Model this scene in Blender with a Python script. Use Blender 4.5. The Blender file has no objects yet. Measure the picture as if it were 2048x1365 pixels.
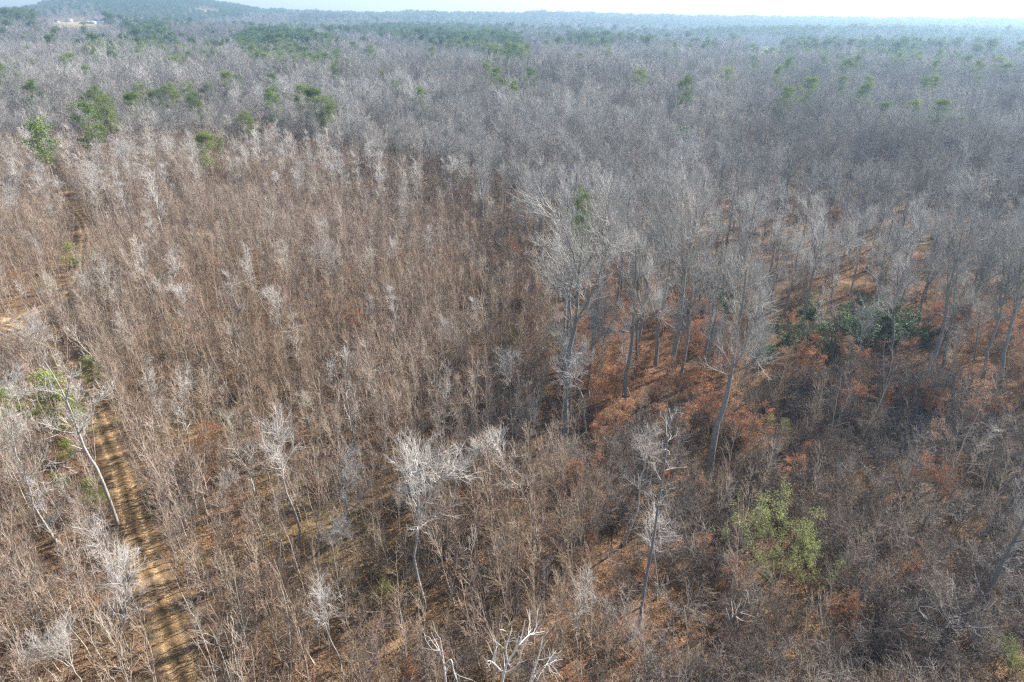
import bpy, math, random
import numpy as np
from mathutils import Vector, Matrix, Quaternion

# ------------------------------------------------------------------ camera, sky, sun, exposure
sc = bpy.context.scene
H = 50.0                                   # camera height above the near ground
FPX = 2048 * 24.0 / 36.0                   # focal length in photo pixels
PITCH = math.radians(25.55)
ROLL = math.radians(0.55)
F_ = Vector((0, math.cos(PITCH), -math.sin(PITCH)))
R0 = Vector((1, 0, 0)); U0 = Vector((0, math.sin(PITCH), math.cos(PITCH)))
R_ = R0 * math.cos(ROLL) + U0 * math.sin(ROLL)
U_ = U0 * math.cos(ROLL) - R0 * math.sin(ROLL)
cam_d = bpy.data.cameras.new('camera'); cam = bpy.data.objects.new('camera', cam_d)
sc.collection.objects.link(cam); sc.camera = cam
cam_d.lens = 24.0; cam_d.sensor_width = 36.0; cam_d.clip_start = 0.5; cam_d.clip_end = 20000
m = Matrix.Identity(4)
for i in range(3):
    m[i][0] = R_[i]; m[i][1] = U_[i]; m[i][2] = -F_[i]
m[2][3] = H
cam.matrix_world = m

SUN_EL, SUN_AZ = math.radians(36), math.radians(55)    # azimuth clockwise from the view direction (+Y)
w = bpy.data.worlds.new("World"); sc.world = w; w.use_nodes = True
nt = w.node_tree; nt.nodes.clear()
sky = nt.nodes.new('ShaderNodeTexSky'); sky.sky_type = 'NISHITA'; sky.sun_disc = False
sky.sun_elevation = SUN_EL; sky.sun_rotation = SUN_AZ; sky.altitude = 200; sky.dust_density = 0.7
bg = nt.nodes.new('ShaderNodeBackground'); bg.inputs['Strength'].default_value = 0.07
ow = nt.nodes.new('ShaderNodeOutputWorld')
nt.links.new(sky.outputs[0], bg.inputs[0]); nt.links.new(bg.outputs[0], ow.inputs[0])
sd = bpy.data.lights.new('sun', 'SUN'); sd.energy = 5.0; sd.angle = math.radians(0.5); sd.color = (1.0, 0.935, 0.86)
so = bpy.data.objects.new('sun', sd); sc.collection.objects.link(so)
sdir = Vector((math.sin(SUN_AZ) * math.cos(SUN_EL), math.cos(SUN_AZ) * math.cos(SUN_EL), math.sin(SUN_EL)))
so.rotation_euler = sdir.to_track_quat('Z', 'Y').to_euler(); so.location = (0, 0, 300)
vs = sc.view_settings; sc.display_settings.display_device = 'sRGB'
vs.view_transform = 'Standard'; vs.look = 'None'; vs.gamma = 1; vs.use_curve_mapping = False
vs.exposure = 1.55
cy = sc.cycles
cy.use_denoising = False; cy.max_bounces = 5; cy.diffuse_bounces = 1; cy.glossy_bounces = 1
cy.transmission_bounces = 2; cy.transparent_max_bounces = 4; cy.volume_bounces = 0
cy.use_adaptive_sampling = False; cy.pixel_filter_type = 'BLACKMAN_HARRIS'; cy.filter_width = 1.35
cy.sample_clamp_indirect = 4

# ------------------------------------------------------------------ picture <-> ground
def ray(px, py):
    return (F_ + R_ * ((px - 1024) / FPX) + U_ * ((682.5 - py) / FPX)).normalized()
def smooth(a, b, x):
    t = np.clip((x - a) / (b - a), 0, 1); return t * t * (3 - 2 * t)
def hsh(ix, iy, s):
    n = (ix.astype(np.int64) * 374761393 + iy.astype(np.int64) * 668265263 + s * 982451653) & 0x7fffffff
    n = ((n ^ (n >> 13)) * 1274126177) & 0x7fffffff
    return ((n ^ (n >> 16)) & 0xffff) / 65535.0
def vnoise(x, y, s=0):
    x = np.asarray(x, float); y = np.asarray(y, float)
    ix = np.floor(x); iy = np.floor(y); fx = x - ix; fy = y - iy
    fx = fx * fx * (3 - 2 * fx); fy = fy * fy * (3 - 2 * fy)
    a = hsh(ix, iy, s); b = hsh(ix + 1, iy, s); c = hsh(ix, iy + 1, s); d = hsh(ix + 1, iy + 1, s)
    return (a * (1 - fx) + b * fx) * (1 - fy) + (c * (1 - fx) + d * fx) * fy
def fbm(x, y, s=0, o=3):
    v = 0; a = 0.5; t = 0
    for k in range(o):
        v = v + a * vnoise(np.asarray(x) * 2 ** k, np.asarray(y) * 2 ** k, s + k); t += a; a *= 0.5
    return v / t
def height(x, y):
    x = np.asarray(x, float); y = np.asarray(y, float)
    r = np.hypot(x, y)
    h = (fbm(x / 22, y / 22, 3, 2) - 0.5) * 1.2 * smooth(20, 90, r)
    h = h + (fbm(x / 160, y / 110, 11, 3) - 0.5) * 14 * smooth(150, 420, r)
    h = h + (fbm(x / 900, y / 420, 21, 2) - 0.5) * 40 * smooth(600, 1500, r)
    az = np.degrees(np.arctan2(x, y))
    h = h + 16 * np.exp(-((az + 33) / 9) ** 2) * smooth(900, 1500, r)        # rise carrying the far field
    # the last ridge: its crest follows the skyline, highest in the flat-topped hill on the left
    zs = np.interp(az, SKY_AZ, SKY_Z) + (fbm(az * 2.1, r * 0, 31, 3) - .5) * 10
    wv = smooth(2150, 3300, r)
    h = h * (1 - wv) + zs * wv * (1 - .25 * smooth(3600, 5200, r))
    return h
SKYLINE = [(-500, 48), (-200, 40), (0, 26), (60, 17), (110, 3), (150, -8), (230, -14), (330, -14), (385, -6), (425, 5), (475, 14), (520, 22), (600, 24), (680, 27), (760, 29), (830, 26), (900, 28), (1000, 30), (1090, 27),
           (1170, 30), (1300, 33), (1400, 35), (1600, 38), (1800, 40), (2048, 43), (2500, 48)]
SKY_AZ, SKY_Z = [], []
for a_, b_ in SKYLINE:
    d_ = ray(a_, b_); SKY_AZ.append(math.degrees(math.atan2(d_.x, d_.y))); SKY_Z.append(H + 3300 * d_.z / math.hypot(d_.x, d_.y) - 20)
def hz(x, y): return float(height(x, y))
TS = np.geomspace(25, 6500, 1600)
def gp(px, py, z=0.0):
    """point of the terrain (raised by z) that a photo pixel shows"""
    d = ray(px, py); X_ = d.x * TS; Y_ = d.y * TS; Z_ = H + d.z * TS
    below = np.where(Z_ < height(X_, Y_) + z)[0]
    j = below[0] if len(below) else len(TS) - 700
    lo, hi = TS[max(j - 1, 0)], TS[j]
    for _ in range(12):
        m_ = (lo + hi) / 2
        if H + d.z * m_ < hz(d.x * m_, d.y * m_) + z: hi = m_
        else: lo = m_
    return Vector((0, 0, H)) + d * hi
Fa, Ra, Ua = np.array(F_), np.array(R_), np.array(U_)
def project(X, Y, Z):
    P = np.stack([np.asarray(X, float), np.asarray(Y, float), np.asarray(Z, float) - H], -1)
    f = P @ Fa; f = np.where(f < 1e-3, 1e-3, f)
    return 1024 + FPX * (P @ Ra) / f, 682.5 - FPX * (P @ Ua) / f
def inpoly(px, py, poly):
    px = np.asarray(px); py = np.asarray(py); ins = np.zeros(px.shape, bool)
    n = len(poly)
    for i in range(n):
        x0, y0 = poly[i]; x1, y1 = poly[(i + 1) % n]
        if y0 == y1: continue
        c = ((y0 > py) != (y1 > py)) & (px < (x1 - x0) * (py - y0) / (y1 - y0) + x0)
        ins ^= c
    return ins

TALL_POLY = [(-900, 335), (0, 335), (300, 322), (560, 335), (800, 372), (960, 425), (1075, 540), (1090, 720), (1110, 900),
             (1250, 880), (1420, 800), (1640, 735), (1850, 740), (2100, 790), (2900, 830), (2900, -500), (-900, -500)]
BRUSH_POLY = [(1110, 900), (1250, 880), (1420, 800), (1640, 735), (1850, 740), (2100, 790), (2900, 830), (2900, 2500), (1150, 2500), (1180, 1365), (1230, 1100)]
ORANGE_POLY = [(1180, 560), (1290, 520), (1420, 560), (1470, 690), (1500, 760), (1430, 900), (1300, 930), (1190, 900), (1150, 760)]
ORANGE2_POLY = [(1500, 740), (1620, 690), (1800, 640), (2080, 640), (2080, 800), (1800, 780), (1600, 800)]

# ------------------------------------------------------------------ object helpers
C = sc.collection
def tag(o, label=None, cat=None, group=None, kind=None):
    if label: o['label'] = label
    if cat: o['category'] = cat
    if group: o['group'] = group
    if kind: o['kind'] = kind
    return o
def mesh_from(name, V, Fq, mats, midx=None, smooth_sh=True):
    """V (n,3); Fq list of (faces array (k,c), material index)"""
    me = bpy.data.meshes.new(name)
    V = np.asarray(V, np.float32)
    nl = sum(f.size for f, _ in Fq); nf = sum(len(f) for f, _ in Fq)
    me.vertices.add(len(V)); me.vertices.foreach_set('co', V.ravel())
    me.loops.add(nl); me.polygons.add(nf)
    me.loops.foreach_set('vertex_index', np.concatenate([f.ravel() for f, _ in Fq]).astype(np.int32))
    tot = np.concatenate([np.full(len(f), f.shape[1]) for f, _ in Fq]); st = np.concatenate([[0], np.cumsum(tot)[:-1]])
    me.polygons.foreach_set('loop_start', st.astype(np.int32))
    me.polygons.foreach_set('material_index', np.concatenate([np.full(len(f), mi) for f, mi in Fq]).astype(np.int32))
    if smooth_sh: me.polygons.foreach_set('use_smooth', np.ones(nf, bool))
    for mt in mats: me.materials.append(mt)
    me.update(calc_edges=True)
    return me
def tubes(P, Rr, sides):
    """P (M,K,3) polylines, Rr (M,K) radii -> verts, quads"""
    M, K, _ = P.shape
    T = np.empty_like(P); T[:, 1:-1] = P[:, 2:] - P[:, :-2]; T[:, 0] = P[:, 1] - P[:, 0]; T[:, -1] = P[:, -1] - P[:, -2]
    T /= np.linalg.norm(T, axis=2, keepdims=True) + 1e-9
    ref = np.where(np.abs(T[:, :1, 2:3]) > 0.8, np.array([1.0, 0, 0]), np.array([0, 0, 1.0]))
    A = np.cross(T, np.broadcast_to(ref, T.shape)); A /= np.linalg.norm(A, axis=2, keepdims=True) + 1e-9
    B = np.cross(T, A)
    th = np.arange(sides) * 2 * math.pi / sides
    V = P[:, :, None] + Rr[:, :, None, None] * (A[:, :, None] * np.cos(th)[None, None, :, None] + B[:, :, None] * np.sin(th)[None, None, :, None])
    i = np.arange(M * K * sides).reshape(M, K, sides)
    a = i[:, :-1]; b = i[:, 1:]
    q = np.stack([a, np.roll(a, -1, 2), np.roll(b, -1, 2), b], -1).reshape(-1, 4)
    return V.reshape(-1, 3), q
class Geo:
    def __init__(s): s.V = []; s.F = []; s.n = 0
    def add(s, V, F, mi=0): s.V.append(V); s.F.append((F + s.n, mi)); s.n += len(V); return s
    def tube(s, P, R, sides, mi=0): return s.add(*tubes(P, R, sides), mi)
    def mesh(s, name, mats, sm=True): return mesh_from(name, np.concatenate(s.V), s.F, mats, smooth_sh=sm)

def nrm(v): return v / (np.linalg.norm(v, axis=-1, keepdims=True) + 1e-9)
def trunk_path(g, h, K, wig, r0, r1, lean=(0, 0), flare=1.5):
    t = np.linspace(0, 1, K); P = np.zeros((1, K, 3)); P[0, :, 2] = t * h
    w_ = np.cumsum(g.normal(0, .62 * wig * h / K, (K, 2)), 0); w_ = w_ - w_[0]; w_ -= t[:, None] * w_[-1] * 0.6
    P[0, :, :2] = w_ + t[:, None] * np.array(lean) * h
    R = (r0 + (r1 - r0) * t ** 0.85)[None]; R[0, 0] *= flare
    return P, R
def spawn(g, PP, PR, n, trange, ang, length, K, up=0.0, wig=0.15, ratio=0.55, rmax=9, rtip=0.006, rmin=0.0, tpow=1.0, outward=0.0, taper=None):
    """n children on every parent. ang/length: (lo,hi) in rad / metres, length may be a function of t."""
    M, Kp, _ = PP.shape
    pi = np.repeat(np.arange(M), n); N = len(pi)
    t = trange[0] + (trange[1] - trange[0]) * g.random(N) ** tpow
    s = t * (Kp - 1); i0 = np.minimum(s.astype(int), Kp - 2); f = (s - i0)[:, None]
    p = PP[pi, i0] * (1 - f) + PP[pi, i0 + 1] * f
    pr = PR[pi, i0] * (1 - f[:, 0]) + PR[pi, i0 + 1] * f[:, 0]
    T = nrm(PP[pi, i0 + 1] - PP[pi, i0])
    perp = nrm(np.cross(T, nrm(g.normal(size=(N, 3)))))
    a = g.uniform(ang[0], ang[1], N)[:, None]
    d = nrm(T * np.cos(a) + perp * np.sin(a))
    L = length(t, N) if callable(length) else g.uniform(length[0], length[1], N)
    L = L * np.ones(N)
    Q = np.empty((N, K, 3)); Q[:, 0] = p; st = (L / (K - 1))[:, None]
    for k in range(1, K):
        d = nrm(d + np.array([0, 0, up]) / (K - 1) + g.normal(0, wig, (N, 3)))
        Q[:, k] = Q[:, k - 1] + d * st
    r = np.clip(pr * ratio, rmin, rmax); tt = np.linspace(0, 1, K)[None]
    R = r[:, None] * (1 - tt) + np.minimum(rtip, r)[:, None] * tt
    return Q, R

# ------------------------------------------------------------------ materials
def new_mat(name):
    mt = bpy.data.materials.new(name); mt.use_nodes = True
    n = mt.node_tree.nodes; b = n['Principled BSDF']; b.inputs['Roughness'].default_value = 0.85
    if 'Specular IOR Level' in b.inputs: b.inputs['Specular IOR Level'].default_value = 0.15
    return mt, mt.node_tree, b
def wnoise(t, scale, detail=2, obj=False):
    if obj:
        tc = t.nodes.new('ShaderNodeTexCoord'); out = tc.outputs['Object']
    else:
        ge = t.nodes.new('ShaderNodeNewGeometry'); out = ge.outputs['Position']
    no = t.nodes.new('ShaderNodeTexNoise'); no.inputs['Scale'].default_value = scale; no.inputs['Detail'].default_value = detail
    t.links.new(out, no.inputs['Vector']); return no.outputs['Fac']
def ramp(t, fac, stops):
    r = t.nodes.new('ShaderNodeValToRGB'); e = r.color_ramp.elements
    while len(e) < len(stops): e.new(0.5)
    for el, (p, c) in zip(e, stops): el.position = p; el.color = (*c, 1)
    t.links.new(fac, r.inputs[0]); return r.outputs[0]
def mix(t, a, b, f, mode='MIX'):
    x = t.nodes.new('ShaderNodeMix'); x.data_type = 'RGBA'; x.blend_type = mode
    for s, v in ((x.inputs[0], f), (x.inputs[6], a), (x.inputs[7], b)):
        if hasattr(v, 'links'): t.links.new(v, s)
        elif isinstance(v, (int, float)): s.default_value = v
        else: s.default_value = (*v, 1)
    return x.outputs[2]
def rnd(t):
    return t.nodes.new('ShaderNodeObjectInfo').outputs['Random']
def bark(name, c_lo, c_hi, patch=None, patch_scale=0.05, tree_var=None, rough=0.85, fine=6.0, leafy=False):
    """wood colour that varies from tree to tree, along the bark, and (patch) over the wood as a whole"""
    mt, t, b = new_mat(name)
    stops = [(0.0, c_lo), (1.0, c_hi)] if tree_var is None else tree_var
    col = ramp(t, rnd(t), stops)
    nz = wnoise(t, fine, 3, obj=True)
    dark = ramp(t, nz, [(0.3, (0.62, 0.62, 0.62)), (0.7, (1.25, 1.22, 1.2))])
    col = mix(t, col, dark, 0.8, 'MULTIPLY')
    if patch:
        pz = ramp(t, wnoise(t, patch_scale, 2), [(0.42, (0, 0, 0)), (0.6, (1, 1, 1))])
        sep = t.nodes.new('ShaderNodeSeparateColor'); t.links.new(pz, sep.inputs[0])
        col = mix(t, col, patch, sep.outputs[0], 'MULTIPLY')
    t.links.new(col, b.inputs['Base Color']); b.inputs['Roughness'].default_value = rough
    if leafy:                                  # thin leaves let some light through
        tr = t.nodes.new('ShaderNodeBsdfTranslucent'); t.links.new(col, tr.inputs[0])
        ms = t.nodes.new('ShaderNodeMixShader'); ms.inputs[0].default_value = 0.3
        t.links.new(b.outputs[0], ms.inputs[1]); t.links.new(tr.outputs[0], ms.inputs[2])
        t.links.new(ms.outputs[0], t.nodes['Material Output'].inputs['Surface'])
    return mt
M = {}
M['sap_bark'] = bark('sapling_bark', (.42, .36, .29), (.58, .52, .44))
M['sap_twig'] = bark('sapling_twigs', None, None, tree_var=[(0, (.27, .205, .155)), (.3, (.35, .28, .22)), (.6, (.44, .37, .30)), (.85, (.36, .255, .205)), (1, (.56, .51, .45))],
                     patch=(.84, .77, .69), patch_scale=.03)
M['pale_bark'] = bark('pale_bark', (.32, .30, .27), (.46, .435, .40), fine=2.5)
M['pale_twig'] = bark('pale_twigs', None, None, tree_var=[(0, (.48, .45, .41)), (.5, (.62, .59, .55)), (.8, (.54, .505, .46)), (1, (.54, .49, .40))])
M['dead_bark'] = bark('bleached_dead_wood', (.66, .63, .58), (.74, .70, .64), fine=2)
M['tall_bark'] = bark('grey_bark', (.17, .165, .155), (.29, .28, .265), fine=1.6)
M['tall_twig'] = bark('grey_twigs', None, None, tree_var=[(0, (.27, .265, .255)), (.4, (.39, .385, .37)), (.8, (.52, .515, .50)), (1, (.33, .31, .285))],
                      patch=(.70, .69, .68), patch_scale=.014)
M['light_twig'] = bark('light_grey_twigs', (.38, .37, .345), (.52, .505, .475))
M['limb_bark'] = bark('limb_bark', (.24, .23, .215), (.36, .345, .325), fine=1.6)
M['far_twig'] = bark('far_wood_twigs', None, None, tree_var=[(0, (.26, .26, .255)), (.6, (.35, .35, .34)), (1, (.43, .425, .415))], patch=(.56, .57, .58), patch_scale=.006)
M['brush_twig'] = bark('brush_twigs', None, None, tree_var=[(0, (.13, .11, .10)), (.5, (.20, .175, .155)), (.88, (.40, .37, .335)), (1, (.21, .15, .12))], patch=(.8, .76, .72), patch_scale=.05)
M['rust_leaf'] = bark('rust_beech_leaves', None, None, tree_var=[(0, (.36, .15, .07)), (.5, (.47, .215, .105)), (1, (.48, .28, .16))], leafy=True)
M['needle'] = bark('pine_needles', None, None, tree_var=[(0, (.13, .20, .065)), (.5, (.18, .255, .075)), (1, (.24, .30, .09))], leafy=True, fine=1.2)
M['needle_far'] = bark('far_pine_needles', (.07, .14, .055), (.14, .22, .085), leafy=True, fine=.6)
M['needle_young'] = bark('young_pine_needles', None, None, tree_var=[(0, (.23, .32, .06)), (1, (.32, .38, .09))], leafy=True, fine=1.5)
M['holly_leaf'] = bark('dark_evergreen_leaves', (.07, .12, .06), (.13, .18, .09), leafy=True, rough=.5)
M['vine_leaf'] = bark('vine_leaves', (.26, .33, .09), (.40, .45, .17), leafy=True, fine=1.5)
M['pine_bark'] = bark('pine_bark', (.22, .17, .13), (.30, .24, .19))
M['tuft'] = bark('dry_weeds', None, None, tree_var=[(0, (.30, .19, .10)), (.5, (.38, .27, .16)), (1, (.22, .15, .10))])
M['litter'] = bark('fallen_leaf_litter', None, None, tree_var=[(0, (.36, .20, .11)), (.5, (.44, .30, .18)), (1, (.28, .17, .10))], leafy=True)

def ground_mat(name, use_attr=True):
    mt, t, b = new_mat(name)
    at = t.nodes.new('ShaderNodeVertexColor'); at.layer_name = 'cover'
    n1 = wnoise(t, 1.6, 6); n2 = wnoise(t, 9.0, 4)
    a = ramp(t, n1, [(.3, (.55, .52, .5)), (.5, (.95, .93, .9)), (.72, (1.45, 1.35, 1.2))])
    c = mix(t, at.outputs['Color'], a, 0.85, 'MULTIPLY')
    a2 = ramp(t, n2, [(.35, (.55, .5, .47)), (.65, (1.4, 1.38, 1.3))])
    c = mix(t, c, a2, 0.7, 'MULTIPLY')
    t.links.new(c, b.inputs['Base Color']); b.inputs['Roughness'].default_value = .95
    bp = t.nodes.new('ShaderNodeBump'); bp.inputs['Strength'].default_value = .6; bp.inputs['Distance'].default_value = .12
    t.links.new(n2, bp.inputs['Height']); t.links.new(bp.outputs[0], b.inputs['Normal'])
    return mt
M['ground'] = ground_mat('leaf_covered_ground')
M['track'] = ground_mat('sandy_track')
def set_cover(me, col):
    ca = me.color_attributes.new('cover', 'FLOAT_COLOR', 'POINT')
    ca.data.foreach_set('color', np.concatenate([col, np.ones((len(col), 1))], 1).astype(np.float32).ravel())

# ------------------------------------------------------------------ ground sheet
TRACKS = [
    [(420, 1500), (385, 1420), (362, 1340), (335, 1250), (305, 1170), (282, 1100), (258, 1010), (240, 940), (214, 880), (188, 815), (160, 765), (122, 718), (75, 688), (25, 668), (-60, 650), (-200, 640)],
    [(25, 668), (40, 640), (95, 612), (140, 588), (162, 545), (170, 500), (168, 460), (150, 428), (124, 400), (104, 372), (92, 345), (70, 322)],
]
def catmull(pts, n=10):
    P = [np.array(p) for p in pts]; P = [2 * P[0] - P[1]] + P + [2 * P[-1] - P[-2]]; out = []
    for i in range(1, len(P) - 2):
        for k in range(n):
            t = k / n
            out.append(0.5 * ((2 * P[i]) + (P[i + 1] - P[i - 1]) * t + (2 * P[i - 1] - 5 * P[i] + 4 * P[i + 1] - P[i + 2]) * t * t + (3 * P[i] - P[i - 1] - 3 * P[i + 1] + P[i + 2]) * t ** 3))
    out.append(P[-2]); return np.array(out)
TR_G = [catmull([gp(*p)[:2] for p in T], 8) for T in TRACKS]
TR_ALL = np.concatenate(TR_G)
def track_dist(x, y):
    x = np.asarray(x, float).ravel(); y = np.asarray(y, float).ravel(); out = np.full(x.shape, 1e9)
    near = (np.hypot(x, y) < 260) & (x < 20)
    idx = np.where(near)[0]
    for k in range(0, len(idx), 4000):
        j = idx[k:k + 4000]
        out[j] = np.sqrt(((x[j, None] - TR_ALL[None, :, 0]) ** 2 + (y[j, None] - TR_ALL[None, :, 1]) ** 2).min(1))
    return out
FIELDS = [  # photo outlines of open fields: (polygon of ground pixels, name, colour)
    ([(70, 52), (100, 46), (150, 45), (215, 46), (216, 78), (170, 82), (110, 80)], (.36, .30, .16)),
    ([(376, 31), (410, 24), (450, 28), (440, 38), (385, 38)], (.34, .27, .17)),
    ([(1490, 108), (1535, 103), (1560, 108), (1560, 145), (1490, 145)], (.34, .26, .16)),
]
def in_field(px, py):
    r = np.zeros(np.shape(px), bool)
    for poly, _ in FIELDS: r |= inpoly(px, py, poly)
    return r

nA, nR = 620, 420
az = np.radians(np.linspace(-75, 75, nA)); rr = 4 * (2400.0) ** (np.linspace(0, 1, nR))    # 4 m .. 9.6 km
RRg, AZg = np.meshgrid(rr, az, indexing='ij')
GX = RRg * np.sin(AZg); GY = RRg * np.cos(AZg) - 25
GZ = height(GX, GY)
V = np.stack([GX, GY, GZ], -1).reshape(-1, 3)
i = np.arange(nR * nA).reshape(nR, nA)
q = np.stack([i[:-1, :-1], i[1:, :-1], i[1:, 1:], i[:-1, 1:]], -1).reshape(-1, 4)[:, ::-1]
gm = mesh_from('ground', V, [(q, 0)], [M['ground']])
gx, gy = V[:, 0], V[:, 1]
ppx, ppy = project(gx, gy, V[:, 2])
jx = ppx + (fbm(gx / 7, gy / 7, 51) - .5) * 160; jy = ppy + (fbm(gx / 7, gy / 7, 57) - .5) * 90
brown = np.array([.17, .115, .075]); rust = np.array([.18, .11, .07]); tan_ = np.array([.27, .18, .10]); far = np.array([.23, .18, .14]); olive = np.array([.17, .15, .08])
cov = np.tile(brown, (len(V), 1))
nn = fbm(gx / 9, gy / 9, 61)[:, None]
cov = cov * (1 - smooth(.5, .75, nn)) + tan_ * smooth(.5, .75, nn)
nn2 = fbm(gx / 13, gy / 13, 67)[:, None]
cov = cov * (1 - .6 * smooth(.58, .75, nn2)) + olive * .6 * smooth(.58, .75, nn2)
tall = inpoly(jx, jy, TALL_POLY); cov[tall] = cov[tall] * .5 + (np.array([.25, .155, .10]) * .75) * .5
org = inpoly(jx, jy, ORANGE_POLY) | inpoly(jx, jy, ORANGE2_POLY); cov[org] = rust * (0.8 + .5 * nn[org])
lowr = inpoly(jx, jy, [(1050, 1100), (1500, 1050), (1500, 1400), (1000, 1400)]); cov[lowr] = np.array([.25, .155, .095]) * (0.7 + .5 * nn[lowr])
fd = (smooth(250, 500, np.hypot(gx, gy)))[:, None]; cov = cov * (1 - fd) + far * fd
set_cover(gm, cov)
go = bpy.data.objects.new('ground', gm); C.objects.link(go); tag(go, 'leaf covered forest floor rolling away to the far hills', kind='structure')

# sandy two-rut track, one ribbon per run
def ribbon(name, pts, width, label, lift=0.03):
    P = np.asarray(pts); T = np.gradient(P, axis=0); T /= np.linalg.norm(T, axis=1, keepdims=True); N = np.stack([T[:, 1], -T[:, 0]], 1)
    us = np.array([-1.25, -1, -.72, -.5, -.28, 0, .28, .5, .72, 1, 1.25]); prof = np.array([-.08, .02, 0, -.07, 0, .05, 0, -.07, 0, .02, -.08])
    col = .82 * np.array([[.20, .13, .08], [.22, .15, .085], [.24, .165, .095], [.50, .36, .20], [.30, .20, .11], [.13, .095, .05], [.30, .20, .11], [.50, .36, .20], [.24, .165, .095], [.22, .15, .085], [.20, .13, .08]])
    Vv = []; Cc = []
    for k in range(len(P)):
        wv = width * (1 + .22 * (float(vnoise(P[k, 0] / 3, P[k, 1] / 3, 5)) - .5))
        for u, z, c in zip(us, prof, col):
            x, y = P[k] + N[k] * u * wv / 2 * (1 + (.12 * math.sin(k * 1.7 + u * 3) if abs(u) > 1 else 0))
            Vv.append((x, y, hz(x, y) + z + lift)); Cc.append(c * (.85 + .3 * float(vnoise(x, y, 9))))
    n = len(us); ii = np.arange(len(P) * n).reshape(-1, n)
    qq = np.stack([ii[:-1, :-1], ii[:-1, 1:], ii[1:, 1:], ii[1:, :-1]], -1).reshape(-1, 4)
    me = mesh_from(name, np.array(Vv), [(qq, 0)], [M['track']]); set_cover(me, np.array(Cc))
    o = bpy.data.objects.new(name, me); C.objects.link(o); tag(o, label, kind='structure'); return o
def resample(P, step):
    d = np.concatenate([[0], np.cumsum(np.linalg.norm(np.diff(P, axis=0), axis=1))]); s = np.arange(0, d[-1], step)
    return np.stack([np.interp(s, d, P[:, 0]), np.interp(s, d, P[:, 1])], 1)
ribbon('dirt_track', resample(TR_G[0], .7), 3.1, 'sandy two-rut dirt track running up the left of the stand', .10)
ribbon('dirt_track', resample(TR_G[1][6:], .9), 3.0, 'far run of the dirt track curving away through the saplings', .14)
# sandy clearing where the two runs meet, and the far fields
def patch(name, poly, mt, col, label, lift, n=26):
    G = [gp(*p)[:2] for p in poly]; G = catmull(G + [G[0]], 5)[:-1]; c = G.mean(0)
    Vv = []; rings = 7
    for k in range(rings + 1):
        for g_ in G: 
            p = c + (g_ - c) * k / rings; Vv.append((p[0], p[1], hz(p[0], p[1]) + lift))
    n_ = len(G); ii = np.arange((rings + 1) * n_).reshape(-1, n_)
    qq = np.stack([ii[:-1], ii[1:], np.roll(ii[1:], -1, 1), np.roll(ii[:-1], -1, 1)], -1).reshape(-1, 4)
    me = mesh_from(name, np.array(Vv), [(qq, 0)], [mt]); v = np.array(Vv)
    set_cover(me, np.array(col) * (.8 + .4 * fbm(v[:, 0] / 5, v[:, 1] / 5, 2))[:, None])
    o = bpy.data.objects.new(name, me); C.objects.link(o); tag(o, label, kind='structure'); return o
patch('sand_clearing', [(-60, 640), (0, 636), (45, 640), (52, 652), (30, 666), (-20, 676), (-80, 680)], M['track'], (.55, .41, .24), 'sandy clearing beside the dirt track at the left edge', .05)
for (poly, col), lb in zip(FIELDS, ['pale hay field with farm buildings on the far left rise', 'tan field on the shoulder of the far hill', 'small tan clearing far back in the right of the wood']):
    patch('field', poly, M['ground'], col, lb, .6)

# ------------------------------------------------------------------ tree makers: each returns (trunk Geo, crown Geo) with material slots
def sapling(seed, h=9.0, bushy=1.0):
    g = np.random.default_rng(seed)
    P, R = trunk_path(g, h, 9, .11, .062 * h / 9, .016, lean=g.normal(0, .05, 2), flare=1.3)
    tr = Geo().tube(P, R, 5)
    n1 = int(g.integers(15, 21) * bushy)
    L1 = lambda t, N: (2.9 - 1.8 * t) * g.uniform(.5, 1.2, N) * h / 9 * (.8 + .2 * bushy)
    B, BR = spawn(g, P, R, n1, (.18, .98), (.45, .95), L1, 4, up=.5, wig=.12, ratio=.65, rmax=.030, rtip=.013, rmin=.018)
    T2, TR2 = spawn(g, B, BR, 6, (.2, 1), (.4, .95), (.5, 1.25), 3, up=.35, wig=.14, ratio=.85, rmax=.018, rtip=.009, rmin=.0135)
    return tr, Geo().tube(B, BR, 3).tube(T2, TR2, 3)
def pale(seed, h=15.0, crook=.30, spread=1.0, low=.38, stems=1, dens=1.0):
    g = np.random.default_rng(seed)
    P, R = trunk_path(g, h, 12, crook * .8, .155, .03, flare=1.5)
    tr = Geo().tube(P, R, 7); PP, RR = P, R
    if stems > 1:
        S, SR = spawn(g, P, R, stems, (.42, .62), (.3, .5), (h * .32, h * .42), 12, up=.4, wig=.12, ratio=.7, rtip=.03)
        tr.tube(S, SR, 6); PP = np.concatenate([P, S]); RR = np.concatenate([R, SR])
    n1 = max(6, int(22 * dens / (1 + .6 * (stems - 1))))
    L1 = lambda t, N: (3.6 - 2.1 * t) * g.uniform(.45, 1.25, N) * spread * h / 15
    B, BR = spawn(g, PP, RR, n1, (low, .99), (.6, 1.25), L1, 6, up=.4, wig=.17, ratio=.45, rmax=.055, rtip=.015, rmin=.022)
    T2, TR2 = spawn(g, B, BR, 6, (.25, 1), (.35, .95), (.7, 1.9), 4, up=.3, wig=.14, ratio=.6, rmax=.023, rtip=.010, rmin=.0135)
    T3, TR3 = spawn(g, T2, TR2, 4, (.25, 1), (.35, .95), (.35, 1.0), 2, up=.25, wig=.12, ratio=.8, rmax=.013, rtip=.007, rmin=.0095)
    return tr, Geo().tube(B, BR, 4).tube(T2, TR2, 3).tube(T3, TR3, 3)
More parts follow.
